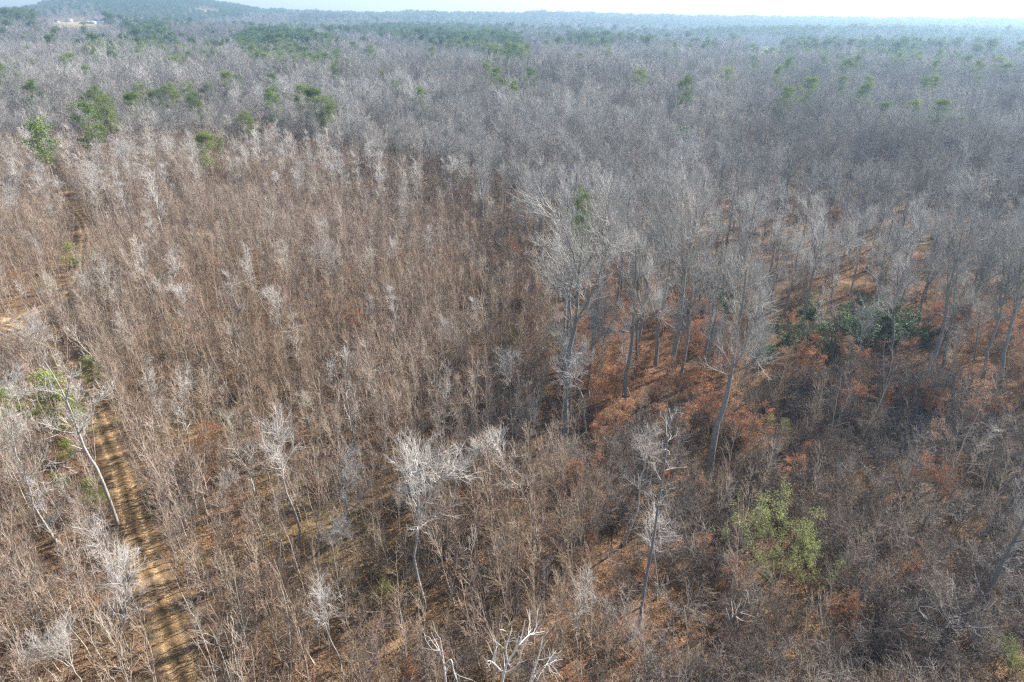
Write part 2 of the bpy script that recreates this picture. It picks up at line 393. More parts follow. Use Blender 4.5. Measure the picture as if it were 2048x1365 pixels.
def tall(seed, h=27.0, fork=True, lod=0, clear=.42, wide=1.0, fine=False):
    g = np.random.default_rng(seed)
    P, R = trunk_path(g, h * .92, 12, .10, .36, .07, flare=1.3)
    ts = 7 if lod == 0 else 4
    tr = Geo().tube(P, R, ts)
    nf = int(g.integers(4, 7)) if fork else 3
    S, SR = spawn(g, P, R, nf, (clear, .78), (.4, .85), (h * .26 * wide, h * .42 * wide), 9, up=.5, wig=.09, ratio=.6, rtip=.035)
    tr.tube(S, SR, 6 if lod == 0 else 3)
    n1 = (11, 8, 6)[lod]; ff = (1, 1.5, 3.0)[lod]
    B1, BR1 = spawn(g, P, R, n1 + 6, (clear, 1), (.55, 1.1), lambda t, N: (5.6 - 2.6 * t) * g.uniform(.5, 1.15, N) * h / 27 * wide, 6, up=.5, wig=.13, ratio=.4, rmax=.09, rtip=.020 * ff, rmin=.034 * ff)
    B2, BR2 = spawn(g, S, SR, n1, (.2, 1), (.45, 1.0), lambda t, N: (4.6 - 1.8 * t) * g.uniform(.5, 1.15, N) * h / 27 * wide, 6, up=.4, wig=.13, ratio=.5, rmax=.07, rtip=.020 * ff, rmin=.030 * ff)
    B = np.concatenate([B1, B2]); BR = np.concatenate([BR1, BR2])
    if fine:                                   # a crown seen near enough to show slender limbs under a haze of fine twigs
        BR = BR * .62
        T2, TR2 = spawn(g, B, BR, 9, (.2, 1), (.3, .8), (1.0, 2.6), 3, up=.45, wig=.10, ratio=.6, rmax=.024, rtip=.010, rmin=.015)
        T3, TR3 = spawn(g, T2, TR2, 4, (.2, 1), (.3, .8), (.5, 1.4), 2, up=.35, wig=.10, ratio=.8, rmax=.014, rtip=.007, rmin=.0105)
        return tr, Geo().tube(B, BR, 4, 1).tube(T2, TR2, 3).tube(T3, TR3, 3)
    T2, TR2 = spawn(g, B, BR, (6, 5, 3)[lod], (.2, 1), (.4, 1.0), (1.0, 2.6), 3 if lod == 0 else 2, up=.35, wig=.14, ratio=.6, rmax=.034 * ff, rtip=.013 * ff, rmin=.020 * ff)
    cr = Geo().tube(B, BR, 4 if lod == 0 else 3).tube(T2, TR2, 3)
    if lod < 2:
        T3, TR3 = spawn(g, T2, TR2, (3, 2)[lod], (.2, 1), (.35, .95), (.5, 1.4), 2, up=.3, wig=.13, ratio=.8, rmax=.018 * ff, rtip=.009 * ff, rmin=.0145 * ff)
        cr.tube(T3, TR3, 3)
    return tr, cr
def leaves(g, centres, n, spread, size, flat=.5):
    """n leaf quads round every centre"""
    N = len(centres) * n; c = np.repeat(centres, n, 0) + g.normal(0, 1, (N, 3)) * np.array([spread, spread, spread * flat])
    a = nrm(g.normal(size=(N, 3)) * np.array([1, 1, .5])); b = nrm(np.cross(a, nrm(g.normal(size=(N, 3)) * np.array([1, 1, .5]) + np.array([0, 0, .8]))))
    s = g.uniform(size * .6, size * 1.3, (N, 1))
    V = np.stack([c - a * s, c + b * s * .55, c + a * s, c - b * s * .55], 1).reshape(-1, 3)
    return V, np.arange(N * 4).reshape(N, 4)
def beech(seed, h=6.0):
    g = np.random.default_rng(seed)
    P, R = trunk_path(g, h, 7, .10, .05, .012)
    L1 = lambda t, N: (2.6 - 1.9 * t) * g.uniform(.6, 1.1, N) * h / 6
    B, BR = spawn(g, P, R, 18, (.15, .97), (.9, 1.35), L1, 4, up=.2, wig=.1, ratio=.5, rmax=.02, rtip=.008, rmin=.01)
    T2, TR2 = spawn(g, B, BR, 5, (.2, 1), (.5, 1), (.3, .8), 2, up=.1, wig=.1, rmin=.007, rtip=.006)
    tr = Geo().tube(P, R, 5); cr = Geo().tube(B, BR, 3, 1).tube(T2, TR2, 3, 1)
    V, Fq = leaves(g, T2[:, 1], 13, .20, .08, .45); cr.add(V, Fq, 0)
    return tr, cr
def pine(seed, h=18.0, lod=0, young=False):
    g = np.random.default_rng(seed)
    P, R = trunk_path(g, h, 8, .05, .20 if not young else .09, .03)
    lo = .10 if young else .45
    if young:
        L1 = lambda t, N: (2.3 * (1.08 - t)) * g.uniform(.75, 1.15, N) * h / 7; a_ = (1.0, 1.35)
        n1 = 34
    else:
        L1 = lambda t, N: (3.3 - 2.2 * np.abs((t - .68) / .32) ** 1.6 * np.where(t > .68, 1, .8)) * g.uniform(.55, 1.15, N) * h / 18; a_ = (.75, 1.35)
        n1 = (52, 30, 18)[lod]
    B, BR = spawn(g, P, R, n1, (lo, .99), a_, L1, 4, up=.3, wig=.12, ratio=.45, rmax=.06, rtip=.015, rmin=.02)
    T2, TR2 = spawn(g, B, BR, (6, 4, 3)[lod], (.3, 1), (.4, 1), (.3, .9), 2, up=.3, rmin=.01)
    tr = Geo().tube(P, R, 6 if lod == 0 else 4); cr = Geo().tube(B, BR, 3, 1)
    if lod == 0: cr.tube(T2, TR2, 3, 1)
    cen = np.concatenate([T2[:, 1], B[:, -1], B[:, 2]])
    n, sp, sz = ((22, .34, .10), (13, .52, .20), (8, .75, .45))[lod]
    if young: n, sp, sz = 12, .26, .08
    V, Fq = leaves(g, cen, n, sp, sz, .6); cr.add(V, Fq, 0)
    return tr, cr
def shrub(seed, h=4.0, spread=1.0):
    g = np.random.default_rng(seed); ns = int(g.integers(5, 9))
    b = g.normal(0, .35, (ns, 3)); b[:, 2] = 0; d = nrm(np.concatenate([g.normal(0, .45 * spread, (ns, 2)), np.ones((ns, 1))], 1)); K = 6
    P = np.empty((ns, K, 3)); P[:, 0] = b; L = g.uniform(.6, 1.05, ns) * h
    for k in range(1, K):
        d = nrm(d + g.normal(0, .14, (ns, 3))); P[:, k] = P[:, k - 1] + d * (L / (K - 1))[:, None]
    R = np.linspace(.035, .010, K)[None] * np.ones((ns, 1))
    B, BR = spawn(g, P, R, 11, (.15, 1), (.5, 1.1), (.7, 1.8), 4, up=.2, wig=.22, ratio=.7, rmax=.018, rtip=.009, rmin=.012)
    T2, TR2 = spawn(g, B, BR, 5, (.15, 1), (.4, 1.1), (.3, .9), 3, up=.1, wig=.25, ratio=.8, rmax=.012, rtip=.007, rmin=.009)
    return Geo().tube(P, R, 4), Geo().tube(B, BR, 3).tube(T2, TR2, 3)
def evergreen(seed, h=5.0, w_=2.2, ns=5, leaf=.11, n=34):
    g = np.random.default_rng(seed)
    b = g.normal(0, .3, (ns, 3)); b[:, 2] = 0; d = nrm(np.concatenate([g.normal(0, .35, (ns, 2)), np.ones((ns, 1))], 1)); K = 6
    P = np.empty((ns, K, 3)); P[:, 0] = b; L = g.uniform(.6, 1.0, ns) * h
    for k in range(1, K):
        d = nrm(d + g.normal(0, .1, (ns, 3))); P[:, k] = P[:, k - 1] + d * (L / (K - 1))[:, None]
    R = np.linspace(.06, .015, K)[None] * np.ones((ns, 1))
    B, BR = spawn(g, P, R, 12, (.2, 1), (.6, 1.2), (.5, w_), 4, up=.2, wig=.2, ratio=.6, rmax=.02, rmin=.012)
    tr = Geo().tube(P, R, 5); cr = Geo().tube(B, BR, 3, 1)
    V, Fq = leaves(g, B[:, 1:].reshape(-1, 3), n, .20, leaf, .8); cr.add(V, Fq, 0)
    return tr, cr

def joined(name, tr, cr, mt_t, mts_c):
    G = Geo(); G.V = tr.V + cr.V; G.F = [(f, len(mts_c)) for f, _ in tr.F] + [(f + tr.n, mi) for f, mi in cr.F]; G.n = tr.n + cr.n
    return G.mesh(name, mts_c + [mt_t])
class Kind:
    """one species: meshes for a few differently grown trees"""
    def __init__(s, name, makers, mt_t, mts_c, split=True):
        s.name = name; s.split = split; s.var = []; s.joined = []; s.mt_t = mt_t; s.mts_c = mts_c
        for mk, h in makers:
            tr, cr = mk()
            s.var.append((tr.mesh(name + '_trunk', [mt_t]), cr.mesh(name + '_crown', mts_c), h, tr, cr))
    def join(s, k):
        while len(s.joined) <= k: s.joined.append(None)
        if s.joined[k] is None: s.joined[k] = joined(s.name, s.var[k][3], s.var[k][4], s.mt_t, s.mts_c)
        return s.joined[k]
COUNT = {}
def plant(kind, k, loc, scale, rz, label, cat, group=None, tilt=None, parts=True):
    """one tree = an Empty (or one mesh when it is too small to show parts)"""
    k = k % len(kind.var); tm, cm = kind.var[k][:2]
    if parts:
        o = bpy.data.objects.new(kind.name, None); o.empty_display_size = .3; C.objects.link(o)
        for nm, me in (('trunk', tm), ('crown', cm)):
            c = bpy.data.objects.new(nm, me); C.objects.link(c); c.parent = o
    else:
        o = bpy.data.objects.new(kind.name, kind.join(k)); C.objects.link(o)
    q_ = Quaternion((0, 0, 1), rz)
    if tilt is not None: q_ = Vector((0, 0, 1)).rotation_difference(Vector(tilt)) @ q_
    o.rotation_mode = 'QUATERNION'; o.rotation_quaternion = q_; o.location = loc
    o.scale = (scale,) * 3 if not hasattr(scale, '__len__') else scale
    tag(o, label, cat, group); COUNT[kind.name] = COUNT.get(kind.name, 0) + 1
    return o
def base_top(b, t):
    """base pixel and top pixel -> ground point, vector to the top (in the upright plane facing the camera)"""
    p = gp(*b); d = ray(*t); n = Vector((p.x, p.y, 0)).normalized()
    s = (p.dot(n)) / d.dot(n); q_ = Vector((0, 0, H)) + d * s
    return p, q_ - p

LAND = [(175, 800, 'the white leaning tree by the track'), (140, 515, 'the bright young pine by the track'), (165, 600, 'the short pale tree on the track edge'), (20, 650, 'the sandy clearing'),
        (275, 550, 'the long narrow pale tree'), (370, 630, 'the crooked white tree'), (450, 650, 'the arching tree'), (570, 550, 'the dark-stemmed pale tree'), (655, 540, 'the open-crowned pale tree'),
        (365, 830, 'the tufted white tree'), (570, 960, 'the round-headed white tree'), (615, 840, 'the white fan-shaped tree'), (670, 770, 'the cream bushy tree'), (697, 980, 'the tall thin white tree'),
        (840, 1060, 'the big layered white tree'), (1035, 980, 'the sinuous leaning tree'), (1265, 970, 'the bent dark trunk'), (1310, 1090, 'the soft white bushy crown'), (245, 1220, 'the white tree over the track'),
        (140, 1320, 'the broad white corner tree'), (650, 1260, 'the white starburst crown'), (1000, 1320, 'the forking bleached snag'), (55, 710, 'the wavy white tree'), (1150, 650, 'the tallest forked tree'),
        (1255, 700, 'the white-streaked trunk'), (1350, 600, 'the thick fan-crowned trunk'), (1440, 800, 'the long bare leaning trunk'), (1440, 590, 'the evergreen by the orange patch'), (1690, 670, 'the clump of dark evergreens'),
        (1870, 680, 'the close pair of trunks'), (2020, 700, 'the crooked trunk at the right edge'), (1560, 1070, 'the green vine thicket'), (1555, 845, 'the bright green seedlings'), (1950, 900, 'the short mossy tree'),
        (2010, 1110, 'the thick trunk at the right edge'), (1480, 1230, 'the broken leaning trunk'), (2030, 1300, 'the green corner shrub'), (1750, 420, 'the dark forked tree'), (965, 400, 'the dark trunk at the wood edge'),
        (785, 280, 'the pine with a small green tuft'), (630, 195, 'the three middle pines'), (450, 165, 'the round dark pine'), (200, 195, 'the slanting pines at the left'), (620, 330, 'the low far evergreens'), (1268, 160, 'the lone centre pine'),
        (1580, 60, 'the round orange treetop'), (1785, 50, 'the flat orange treetop'), (1510, 108, 'the small far clearing'), (145, 55, 'the hay field'), (2000, 140, 'the far right pine')]
ORD = 'nearest second third fourth fifth sixth seventh eighth ninth tenth eleventh twelfth thirteenth fourteenth fifteenth sixteenth seventeenth eighteenth nineteenth twentieth'.split()
def land_labels(order, bx, by, what):
    """a label for each: its place in the count outwards from the nearest landmark on one side"""
    out = {}; slots = {}
    LX = np.array([l[0] for l in LAND]); LY = np.array([l[1] for l in LAND])
    for j in order:
        dx = bx[j] - LX; dy = by[j] - LY; i_ = int(np.argmin(dx ** 2 + (dy * 1.2) ** 2)); dx, dy = dx[i_], dy[i_] * 1.2
        sd_ = ('right of' if dx > 0 else 'left of') if abs(dx) > abs(dy) else ('in front of' if dy > 0 else 'behind')
        slots.setdefault((i_, sd_), []).append((math.hypot(dx, dy), j))
    for (i_, sd_), L in slots.items():
        for n_, (_, j) in enumerate(sorted(L)):
            out[j] = '%s, %s %s %s' % (what, ORD[n_] if n_ < len(ORD) else 'farther out', sd_, LAND[i_][2])
    return out
# GN scatterer for what nobody could count
def scatter(name, label, protos, X, Y, Z, S, RZ, IDX, tiltx=None, cat=None):
    col = bpy.data.collections.new(name + '_sources')
    for k, me in enumerate(protos):
        o = bpy.data.objects.new('%s_source_%02d' % (name, k), me); col.objects.link(o)
    n = len(X); me = bpy.data.meshes.new(name); me.vertices.add(n)
    me.vertices.foreach_set('co', np.stack([X, Y, Z], -1).astype(np.float32).ravel())
    a = me.attributes.new('rot', 'FLOAT_VECTOR', 'POINT'); rot = np.zeros((n, 3)); rot[:, 2] = RZ
    if tiltx is not None: rot[:, :2] = tiltx
    a.data.foreach_set('vector', rot.astype(np.float32).ravel())
    a = me.attributes.new('scl', 'FLOAT', 'POINT'); a.data.foreach_set('value', np.asarray(S, np.float32))
    a = me.attributes.new('idx', 'INT', 'POINT'); a.data.foreach_set('value', np.asarray(IDX, np.int32))
    o = bpy.data.objects.new(name, me); C.objects.link(o); tag(o, label, kind='stuff')
    if cat: o['category'] = cat
    ng = bpy.data.node_groups.new(name, 'GeometryNodeTree')
    ng.interface.new_socket('Geometry', in_out='INPUT', socket_type='NodeSocketGeometry')
    ng.interface.new_socket('Geometry', in_out='OUTPUT', socket_type='NodeSocketGeometry')
    N = ng.nodes; gi = N.new('NodeGroupInput'); gout = N.new('NodeGroupOutput')
    ip = N.new('GeometryNodeInstanceOnPoints'); ci = N.new('GeometryNodeCollectionInfo')
    ci.inputs['Collection'].default_value = col; ci.inputs['Separate Children'].default_value = True; ci.inputs['Reset Children'].default_value = True
    ip.inputs['Pick Instance'].default_value = True
    def attr(nm, ty):
        x = N.new('GeometryNodeInputNamedAttribute'); x.data_type = ty; x.inputs['Name'].default_value = nm; return x.outputs['Attribute']
    ng.links.new(gi.outputs[0], ip.inputs['Points']); ng.links.new(ci.outputs[0], ip.inputs['Instance'])
    ng.links.new(attr('rot', 'FLOAT_VECTOR'), ip.inputs['Rotation']); ng.links.new(attr('scl', 'FLOAT'), ip.inputs['Scale']); ng.links.new(attr('idx', 'INT'), ip.inputs['Instance Index'])
    ng.links.new(ip.outputs[0], gout.inputs[0])
    md = o.modifiers.new('scatter', 'NODES'); md.node_group = ng
    return o

def jgrid(s, rmin, rmax, seed, amax=44.0, jit=.48, ymin=None):
    """jittered grid of points in the camera's wedge, spacing s"""
    g = np.random.default_rng(seed); a = math.radians(amax)
    xs = np.arange(-rmax * math.sin(a), rmax * math.sin(a), s); ys = np.arange(0, rmax, s)
    X, Y = np.meshgrid(xs, ys); X = (X + g.uniform(-jit, jit, X.shape) * s).ravel(); Y = (Y + g.uniform(-jit, jit, Y.shape) * s).ravel()
    r = np.hypot(X, Y); k = (r > rmin) & (r < rmax) & (np.abs(np.arctan2(X, Y + 12)) < a)
    return X[k], Y[k]

g0 = np.random.default_rng(7)
print('species')
SAP = Kind('sapling', [((lambda s=s: sapling(s, 9.0, 1 + .45 * (s % 3 == 0) - .35 * (s % 3 == 1))), 9.0) for s in range(100, 112)], M['sap_bark'], [M['sap_twig']])
PALE = Kind('pale_tree', [((lambda a=a: pale(*a)), 15.0) for a in [
    (201, 15, .25, 1.0, .40, 1), (202, 15, .45, 1.15, .35, 2), (203, 15, .30, .75, .30, 1), (204, 15, .20, 1.2, .50, 1, 1.3),
    (205, 15, .55, .9, .30, 2), (206, 15, .30, .65, .22, 1), (207, 15, .35, 1.3, .55, 2, 1.2), (208, 15, .22, .8, .45, 1, 1.2)]], M['pale_bark'], [M['pale_twig']])
TALL = Kind('hardwood_tree', [((lambda a=a: tall(*a)), 27.0) for a in [
    (301, 27, True, 0, .42), (302, 27, True, 0, .48), (303, 27, False, 0, .45), (304, 27, True, 0, .38), (305, 27, True, 0, .52), (306, 27, False, 0, .36), (307, 27, True, 0, .46)]], M['tall_bark'], [M['tall_twig']])
CANOPY = Kind('hardwood_tree', [((lambda a=a: tall(*a)), 27.0) for a in [
    (331, 27, True, 0, .44, .95, True), (332, 27, True, 0, .48, .9, True), (333, 27, False, 0, .50, .7, True), (334, 27, True, 0, .42, 1.05, True), (335, 27, True, 0, .50, .85, True), (336, 27, False, 0, .42, .9, True), (338, 27, True, 0, .44, 1.0, True)]], M['tall_bark'], [M['light_twig'], M['limb_bark']])
TALL1 = Kind('hardwood_tree', [((lambda s=s: tall(s, 25, True, 1, .35, 1.15)), 25.0) for s in range(311, 317)], M['tall_bark'], [M['tall_twig']])
TALL2 = Kind('hardwood_tree', [((lambda s=s: tall(s, 22, True, 2, .3)), 22.0) for s in range(321, 326)], M['tall_bark'], [M['far_twig']])
BEECH = Kind('beech_tree', [((lambda s=s: beech(s)), 6.0) for s in range(401, 406)], M['sap_bark'], [M['rust_leaf'], M['sap_twig']])
PINE = Kind('pine_tree', [((lambda s=s: pine(s)), 18.0) for s in range(501, 505)], M['pine_bark'], [M['needle'], M['pine_bark']])
PINE1 = Kind('pine_tree', [((lambda s=s: pine(s, lod=1)), 18.0) for s in range(511, 515)], M['pine_bark'], [M['needle'], M['pine_bark']])
PINE2 = Kind('pine_tree', [((lambda s=s: pine(s, lod=2)), 18.0) for s in range(521, 524)], M['pine_bark'], [M['needle_far'], M['pine_bark']])
YPINE = Kind('young_pine', [((lambda s=s: pine(s, 7.0, 0, True)), 7.0) for s in range(531, 534)], M['pine_bark'], [M['needle_young'], M['pine_bark']])
SHRUB = Kind('shrub', [((lambda s=s: shrub(s)), 4.0) for s in range(601, 608)], M['brush_twig'], [M['brush_twig']])
HOLLY = Kind('holly_tree', [((lambda s=s: evergreen(s, 6.5, 2.2)), 6.0) for s in range(701, 705)], M['tall_bark'], [M['holly_leaf'], M['brush_twig']])
VINE = Kind('vine_covered_shrub', [((lambda s=s: evergreen(s, 6.0, 1.5, 6, .065, 13)), 6.0) for s in range(711, 714)], M['brush_twig'], [M['vine_leaf'], M['brush_twig']])
taken = []        # hand-placed bases: nothing random grows on top of them

# ------------------------------------------------------------------ hand-placed pale trees (base px, top px, variant, label)
PALES = [
    ((236, 655), (198, 508), 5, 'feathery pale tree just right of the sandy bend in the track'),
    ((167, 650), (165, 545), 3, 'short pale tree on the edge of the dirt track by the green bush'),
    ((302, 618), (268, 480), 2, 'pale tree with a long narrow crown right of the upper track'),
    ((328, 655), (314, 560), 3, 'small pale round-topped tree below the long narrow pale one'),
    ((379, 698), (360, 572), 4, 'crooked white tree with twisting limbs beside the arching tree'),
    ((446, 648), (436, 588), 7, 'little white tufted tree behind the arching tree'),
    ((578, 612), (559, 478), 0, 'pale tree with a dark straight trunk and white fuzzy top'),
    ((566, 690), (545, 572), 1, 'white two-stemmed tree with bare curling limbs in the middle saplings'),
    ((534, 630), (490, 522), 2, 'pale tree leaning left with a dark stem among the saplings'),
    ((660, 618), (655, 478), 1, 'pale open-crowned tree with crooked limbs left of the centre'),
    ((331, 735), (326, 660), 5, 'small bushy pale tree right of the track bend'),
    ((373, 915), (357, 755), 2, 'white gnarled tree with a tufted top above the dirt track'),
    ((460, 830), (444, 772), 3, 'slim pale tree among the saplings above the white round-headed tree'),
    ((508, 985), (446, 828), 2, 'pale tree leaning left with a small white tuft on top'),
    ((598, 1080), (550, 850), 3, 'large white round-headed tree with a forked trunk left of centre'),
    ((630, 905), (606, 788), 7, 'white fan-shaped tree behind the large round-headed one'),
    ((674, 820), (657, 715), 0, 'cream coloured bushy tree standing beside a dark straight trunk'),
    ((694, 1075), (697, 893), 5, 'tall thin white tree with short side branches left of centre'),
    ((680, 1150), (676, 1030), 6, 'white tangled crown low beside the tall thin white tree'),
    ((849, 1218), (830, 920), 6, 'big white tree with wide layered limbs near the lower centre'),
    ((1072, 1072), (985, 873), 4, 'pale tree with a sinuous leaning trunk near the lower centre'),
    ((1248, 1090), (1304, 866), 7, 'tree with a bent dark trunk leaning right in the lower centre'),
    ((1313, 1200), (1316, 1030), 3, 'soft white bushy crown over the orange leaves in the lower right centre'),
    ((232, 1345), (256, 1100), 1, 'white crooked tree hanging over the dirt track at the lower left'),
    ((166, 1410), (122, 1235), 6, 'broad white tree at the lower left corner'),
    ((53, 790), (62, 628), 1, 'white wavy tree at the left edge below the sandy clearing'),
    ((112, 1085), (0, 832), 7, 'pale tree leaning hard left at the left edge'),
    ((66, 860), (28, 728), 2, 'grey-white tree by the left edge beside the green pines'),
    ((116, 1105), (68, 955), 5, 'slim pale tree left of the leaning white tree by the track'),
    ((682, 1345), (640, 1180), 3, 'white starburst crown at the bottom edge left of centre'),
    ((443, 1055), (464, 938), 4, 'pale tree with a dark curved trunk left of the large round-headed one'),
    ((520, 1010), (492, 878), 5, 'thin pale tree between the dark curved trunk and the round-headed tree'),
    ((890, 900), (888, 745), 5, 'narrow pale grey tree just left of the centre of the wood'),
    ((1030, 830), (1010, 700), 1, 'grey crooked tree near the centre above the rusty beeches'),
    ((1075, 900), (1065, 800), 0, 'grey bushy tree near the centre'),
    ((955, 700), (948, 595), 5, 'slender pale tree just above the centre'),
    ((1180, 880), (1120, 690), 6, 'wide grey-white tree in front of the tall dark forked trunk'),
    ((300, 800), (292, 705), 0, 'pale sapling-like tree right of the young green pine by the track'),
    ((95, 560), (62, 465), 2, 'pale narrow tree left of the upper track'),
    ((132, 488), (90, 395), 5, 'tall pale thin tree left of the upper track'),
    ((430, 500), (408, 462), 3, 'small white bushy tree far up in the saplings'),
    ((60, 610), (28, 560), 5, 'pale wispy tree above the sandy clearing'),
    ((395, 1320), (388, 1205), 2, 'pale twiggy tree right of the lowest part of the track'),
    ((800, 1050), (800, 960), 5, 'small pale tree left of the big layered white tree'),
    ((1930, 960), (1985, 850), 2, 'short mossy pale tree near the right edge'),
]
for (b, t, v, lb) in PALES:
    p, d = base_top(b, t); L = d.length
    n_ = Vector((p.x, p.y)).normalized(); taken += [(p.x, p.y, 1.9), (p.x - n_.x * 3, p.y - n_.y * 3, 1.9)]
    plant(PALE, v, (p.x, p.y, p.z - .1), L / 15.3, random.Random(hash(b)).uniform(0, 6.28), lb, 'tree', tilt=(d * (1 / L)), parts=True)
# far-left thin pale trunks standing over the saplings
BACK = [((212, 402), (193, 285)), ((240, 385), (226, 300)), ((372, 378), (362, 298)), ((414, 398), (402, 285)), ((304, 322), (296, 268)),
        ((34, 388), (8, 290)), ((120, 408), (92, 338)), ((530, 368), (508, 298)), ((575, 398), (552, 305)), ((673, 350), (668, 238)), ((620, 345), (612, 262)),
        ((265, 400), (252, 300)), ((395, 362), (386, 290)), ((455, 380), (440, 300)), ((490, 400), (474, 320)), ((340, 420), (325, 330)), ((160, 370), (146, 290)),
        ((75, 350), (55, 270)), ((300, 460), (288, 390)), ((352, 440), (343, 372)), ((405, 460), (396, 400)), ((455, 525), (436, 450)), ((580, 470), (566, 420)), ((700, 430), (694, 350)), ((545, 440), (530, 370))]
GB = 'thin pale trees standing over the far saplings'
for i, (b, t) in enumerate(BACK):
    p, d = base_top(b, t); L = d.length; taken.append((p.x, p.y, 1.3))
    plant(PALE, [5, 2, 0, 5, 7][i % 5], p, (L / 16.5, L / 16.5, L / 15), i * 1.3, 'thin pale bare tree standing above the saplings in the far left of the stand', 'tree', GB, tilt=d / L)

# the arching tree: a trunk bent right over to the ground
def arch_tree():
    p, _ = base_top((381, 695), (381, 660)); n = Vector((p.x, p.y, 0)).normalized()
    def at(px, py):
        d = ray(px, py); return np.array(Vector((0, 0, H)) + d * (p.dot(n) / d.dot(n)) - p)
    ks = catmull([at(*k)[:3] for k in [(381, 695), (388, 672), (405, 655), (425, 645), (448, 645), (472, 652), (490, 660)]], 3)
    P = ks[None]; R = np.linspace(.15, .03, len(ks))[None]; g = np.random.default_rng(9)
    B, BR = spawn(g, P, R, 22, (.5, 1), (.4, 1.2), (.8, 2.4), 5, up=.25, wig=.2, ratio=.5, rmax=.05, rmin=.02, rtip=.012)
    T2, TR2 = spawn(g, B, BR, 6, (.2, 1), (.4, 1), (.4, 1.2), 3, up=.2, wig=.25, rmin=.012, rtip=.008)
    T3, TR3 = spawn(g, T2, TR2, 3, (.2, 1), (.4, 1), (.2, .6), 2, up=.2, wig=.2, rmin=.009, rtip=.007)
    o = bpy.data.objects.new('arching_tree', None); C.objects.link(o); o.location = p
    for nm, me in (('trunk', Geo().tube(P, R, 7).mesh('arch_trunk', [M['tall_bark']])), ('crown', Geo().tube(B, BR, 4).tube(T2, TR2, 3).tube(T3, TR3, 3).mesh('arch_crown', [M['pale_twig']]))):
        c = bpy.data.objects.new(nm, me); C.objects.link(c); c.parent = o
    tag(o, 'dark trunk bent over in an arch ending in white twigs', 'tree'); taken.append((p.x, p.y, 1.2))
arch_tree()
# the big white tree leaning over the track, and the snags rising at the bottom edge: traced limb by limb
def traced(name, base, trunk_px, limbs_px, r0, label, mt, seed, twigs=(14, 5, 3), cat='tree', up=.3, tm=None):
    p = gp(*base); n = Vector((p.x, p.y, 0)).normalized()
    def at(px, py, k=0):
        d = ray(px, py); return np.array(Vector((0, 0, H)) + d * ((p.dot(n) + k) / d.dot(n)) - p)
    g = np.random.default_rng(seed); K = 13
    def rs(pts):
        c = catmull(pts, 6); return c[np.linspace(0, len(c) - 1, K).astype(int)]
    P = rs([at(*q_) for q_ in [base] + trunk_px])[None]; R = np.linspace(r0, r0 * .22, K)[None]
    tr = Geo().tube(P, R, 7); Ls = []
    for j, L in enumerate(limbs_px):
        k = g.uniform(-2.2, 2.2); Ls.append(rs([at(*L[0])] + [at(q_[0], q_[1], k * (i + 1) / len(L)) for i, q_ in enumerate(L[1:])]))
    PP = P; RR = R
    if Ls:
        Lp = np.array(Ls); LR = np.linspace(r0 * .42, .02, K)[None] * np.ones((len(Ls), 1)); tr.tube(Lp, LR, 6)
        PP = np.concatenate([P, Lp]); RR = np.concatenate([R, LR])
    B, BR = spawn(g, PP, RR, twigs[0], (.38, 1), (.4, 1.1), (.6, 2.0), 5, up=up, wig=.2, ratio=.5, rmax=.04, rmin=.018, rtip=.012)
    cr = Geo().tube(B, BR, 3)
    if twigs[1]:
        T2, TR2 = spawn(g, B, BR, twigs[1], (.2, 1), (.4, 1), (.3, 1.1), 3, up=up, wig=.22, rmin=.012, rtip=.008); cr.tube(T2, TR2, 3)
        if twigs[2]:
            T3, TR3 = spawn(g, T2, TR2, twigs[2], (.2, 1), (.4, 1), (.2, .6), 2, up=up, wig=.2, rmin=.009, rtip=.007); cr.tube(T3, TR3, 3)
    o = bpy.data.objects.new(name, None); C.objects.link(o); o.location = p
    for nm, me in (('trunk', tr.mesh(name + '_trunk', [tm or mt])), ('crown', cr.mesh(name + '_crown', [mt]))):
        c = bpy.data.objects.new(nm, me); C.objects.link(c); c.parent = o
    tag(o, label, cat); taken.append((p.x, p.y, 1.5))
traced('pale_tree', (236, 1050), [(213, 985), (192, 935), (172, 905), (158, 868), (146, 835), (132, 800), (112, 760), (88, 722)],
       [[(158, 868), (150, 848), (152, 812), (160, 780)], [(132, 800), (138, 772), (140, 745)], [(146, 835), (120, 790), (70, 780)], [(172, 905), (148, 905), (122, 935), (108, 965)],
        [(150, 850), (175, 825), (200, 800), (215, 785)], [(158, 868), (120, 862), (100, 850)], [(158, 868), (168, 850), (172, 838)]], .20,
       'big white leaning tree with spread limbs beside the dirt track', M['pale_twig'], 31, (13, 5, 2), tm=M['pale_bark'])
traced('dead_snag', (905, 1480), [(895, 1400), (888, 1330), (880, 1275)], [[(888, 1330), (902, 1320), (908, 1345), (918, 1370)], [(885, 1305), (876, 1300)]], .13,
       'bare bleached snag at the bottom edge, leftmost of three', M['dead_bark'], 32, (5, 0, 0), 'dead tree')
traced('dead_snag', (990, 1490), [(1000, 1420), (1005, 1360), (1015, 1325), (1038, 1290), (1050, 1240)],
       [[(1005, 1345), (985, 1325), (975, 1322)], [(1015, 1325), (1012, 1295), (1020, 1270)], [(1038, 1290), (1056, 1272), (1068, 1266)], [(1005, 1350), (1035, 1330), (1046, 1290)]], .15,
       'bare bleached snag forking at the bottom edge, middle of three', M['dead_bark'], 33, (6, 2, 0), 'dead tree')
traced('dead_snag', (1040, 1480), [(1050, 1400), (1065, 1350), (1078, 1310), (1086, 1272)], [[(1065, 1350), (1085, 1335), (1098, 1330)], [(1055, 1385), (1075, 1345), (1095, 1328)]], .12,
       'bare bleached snag at the bottom edge, rightmost of three', M['dead_bark'], 34, (5, 2, 0), 'dead tree')
traced('grey_tree', (1085, 1235), [(1088, 1180), (1086, 1120)], [], .05, 'slim dark trunk in the lower centre', M['tall_twig'], 38, (14, 4, 2))
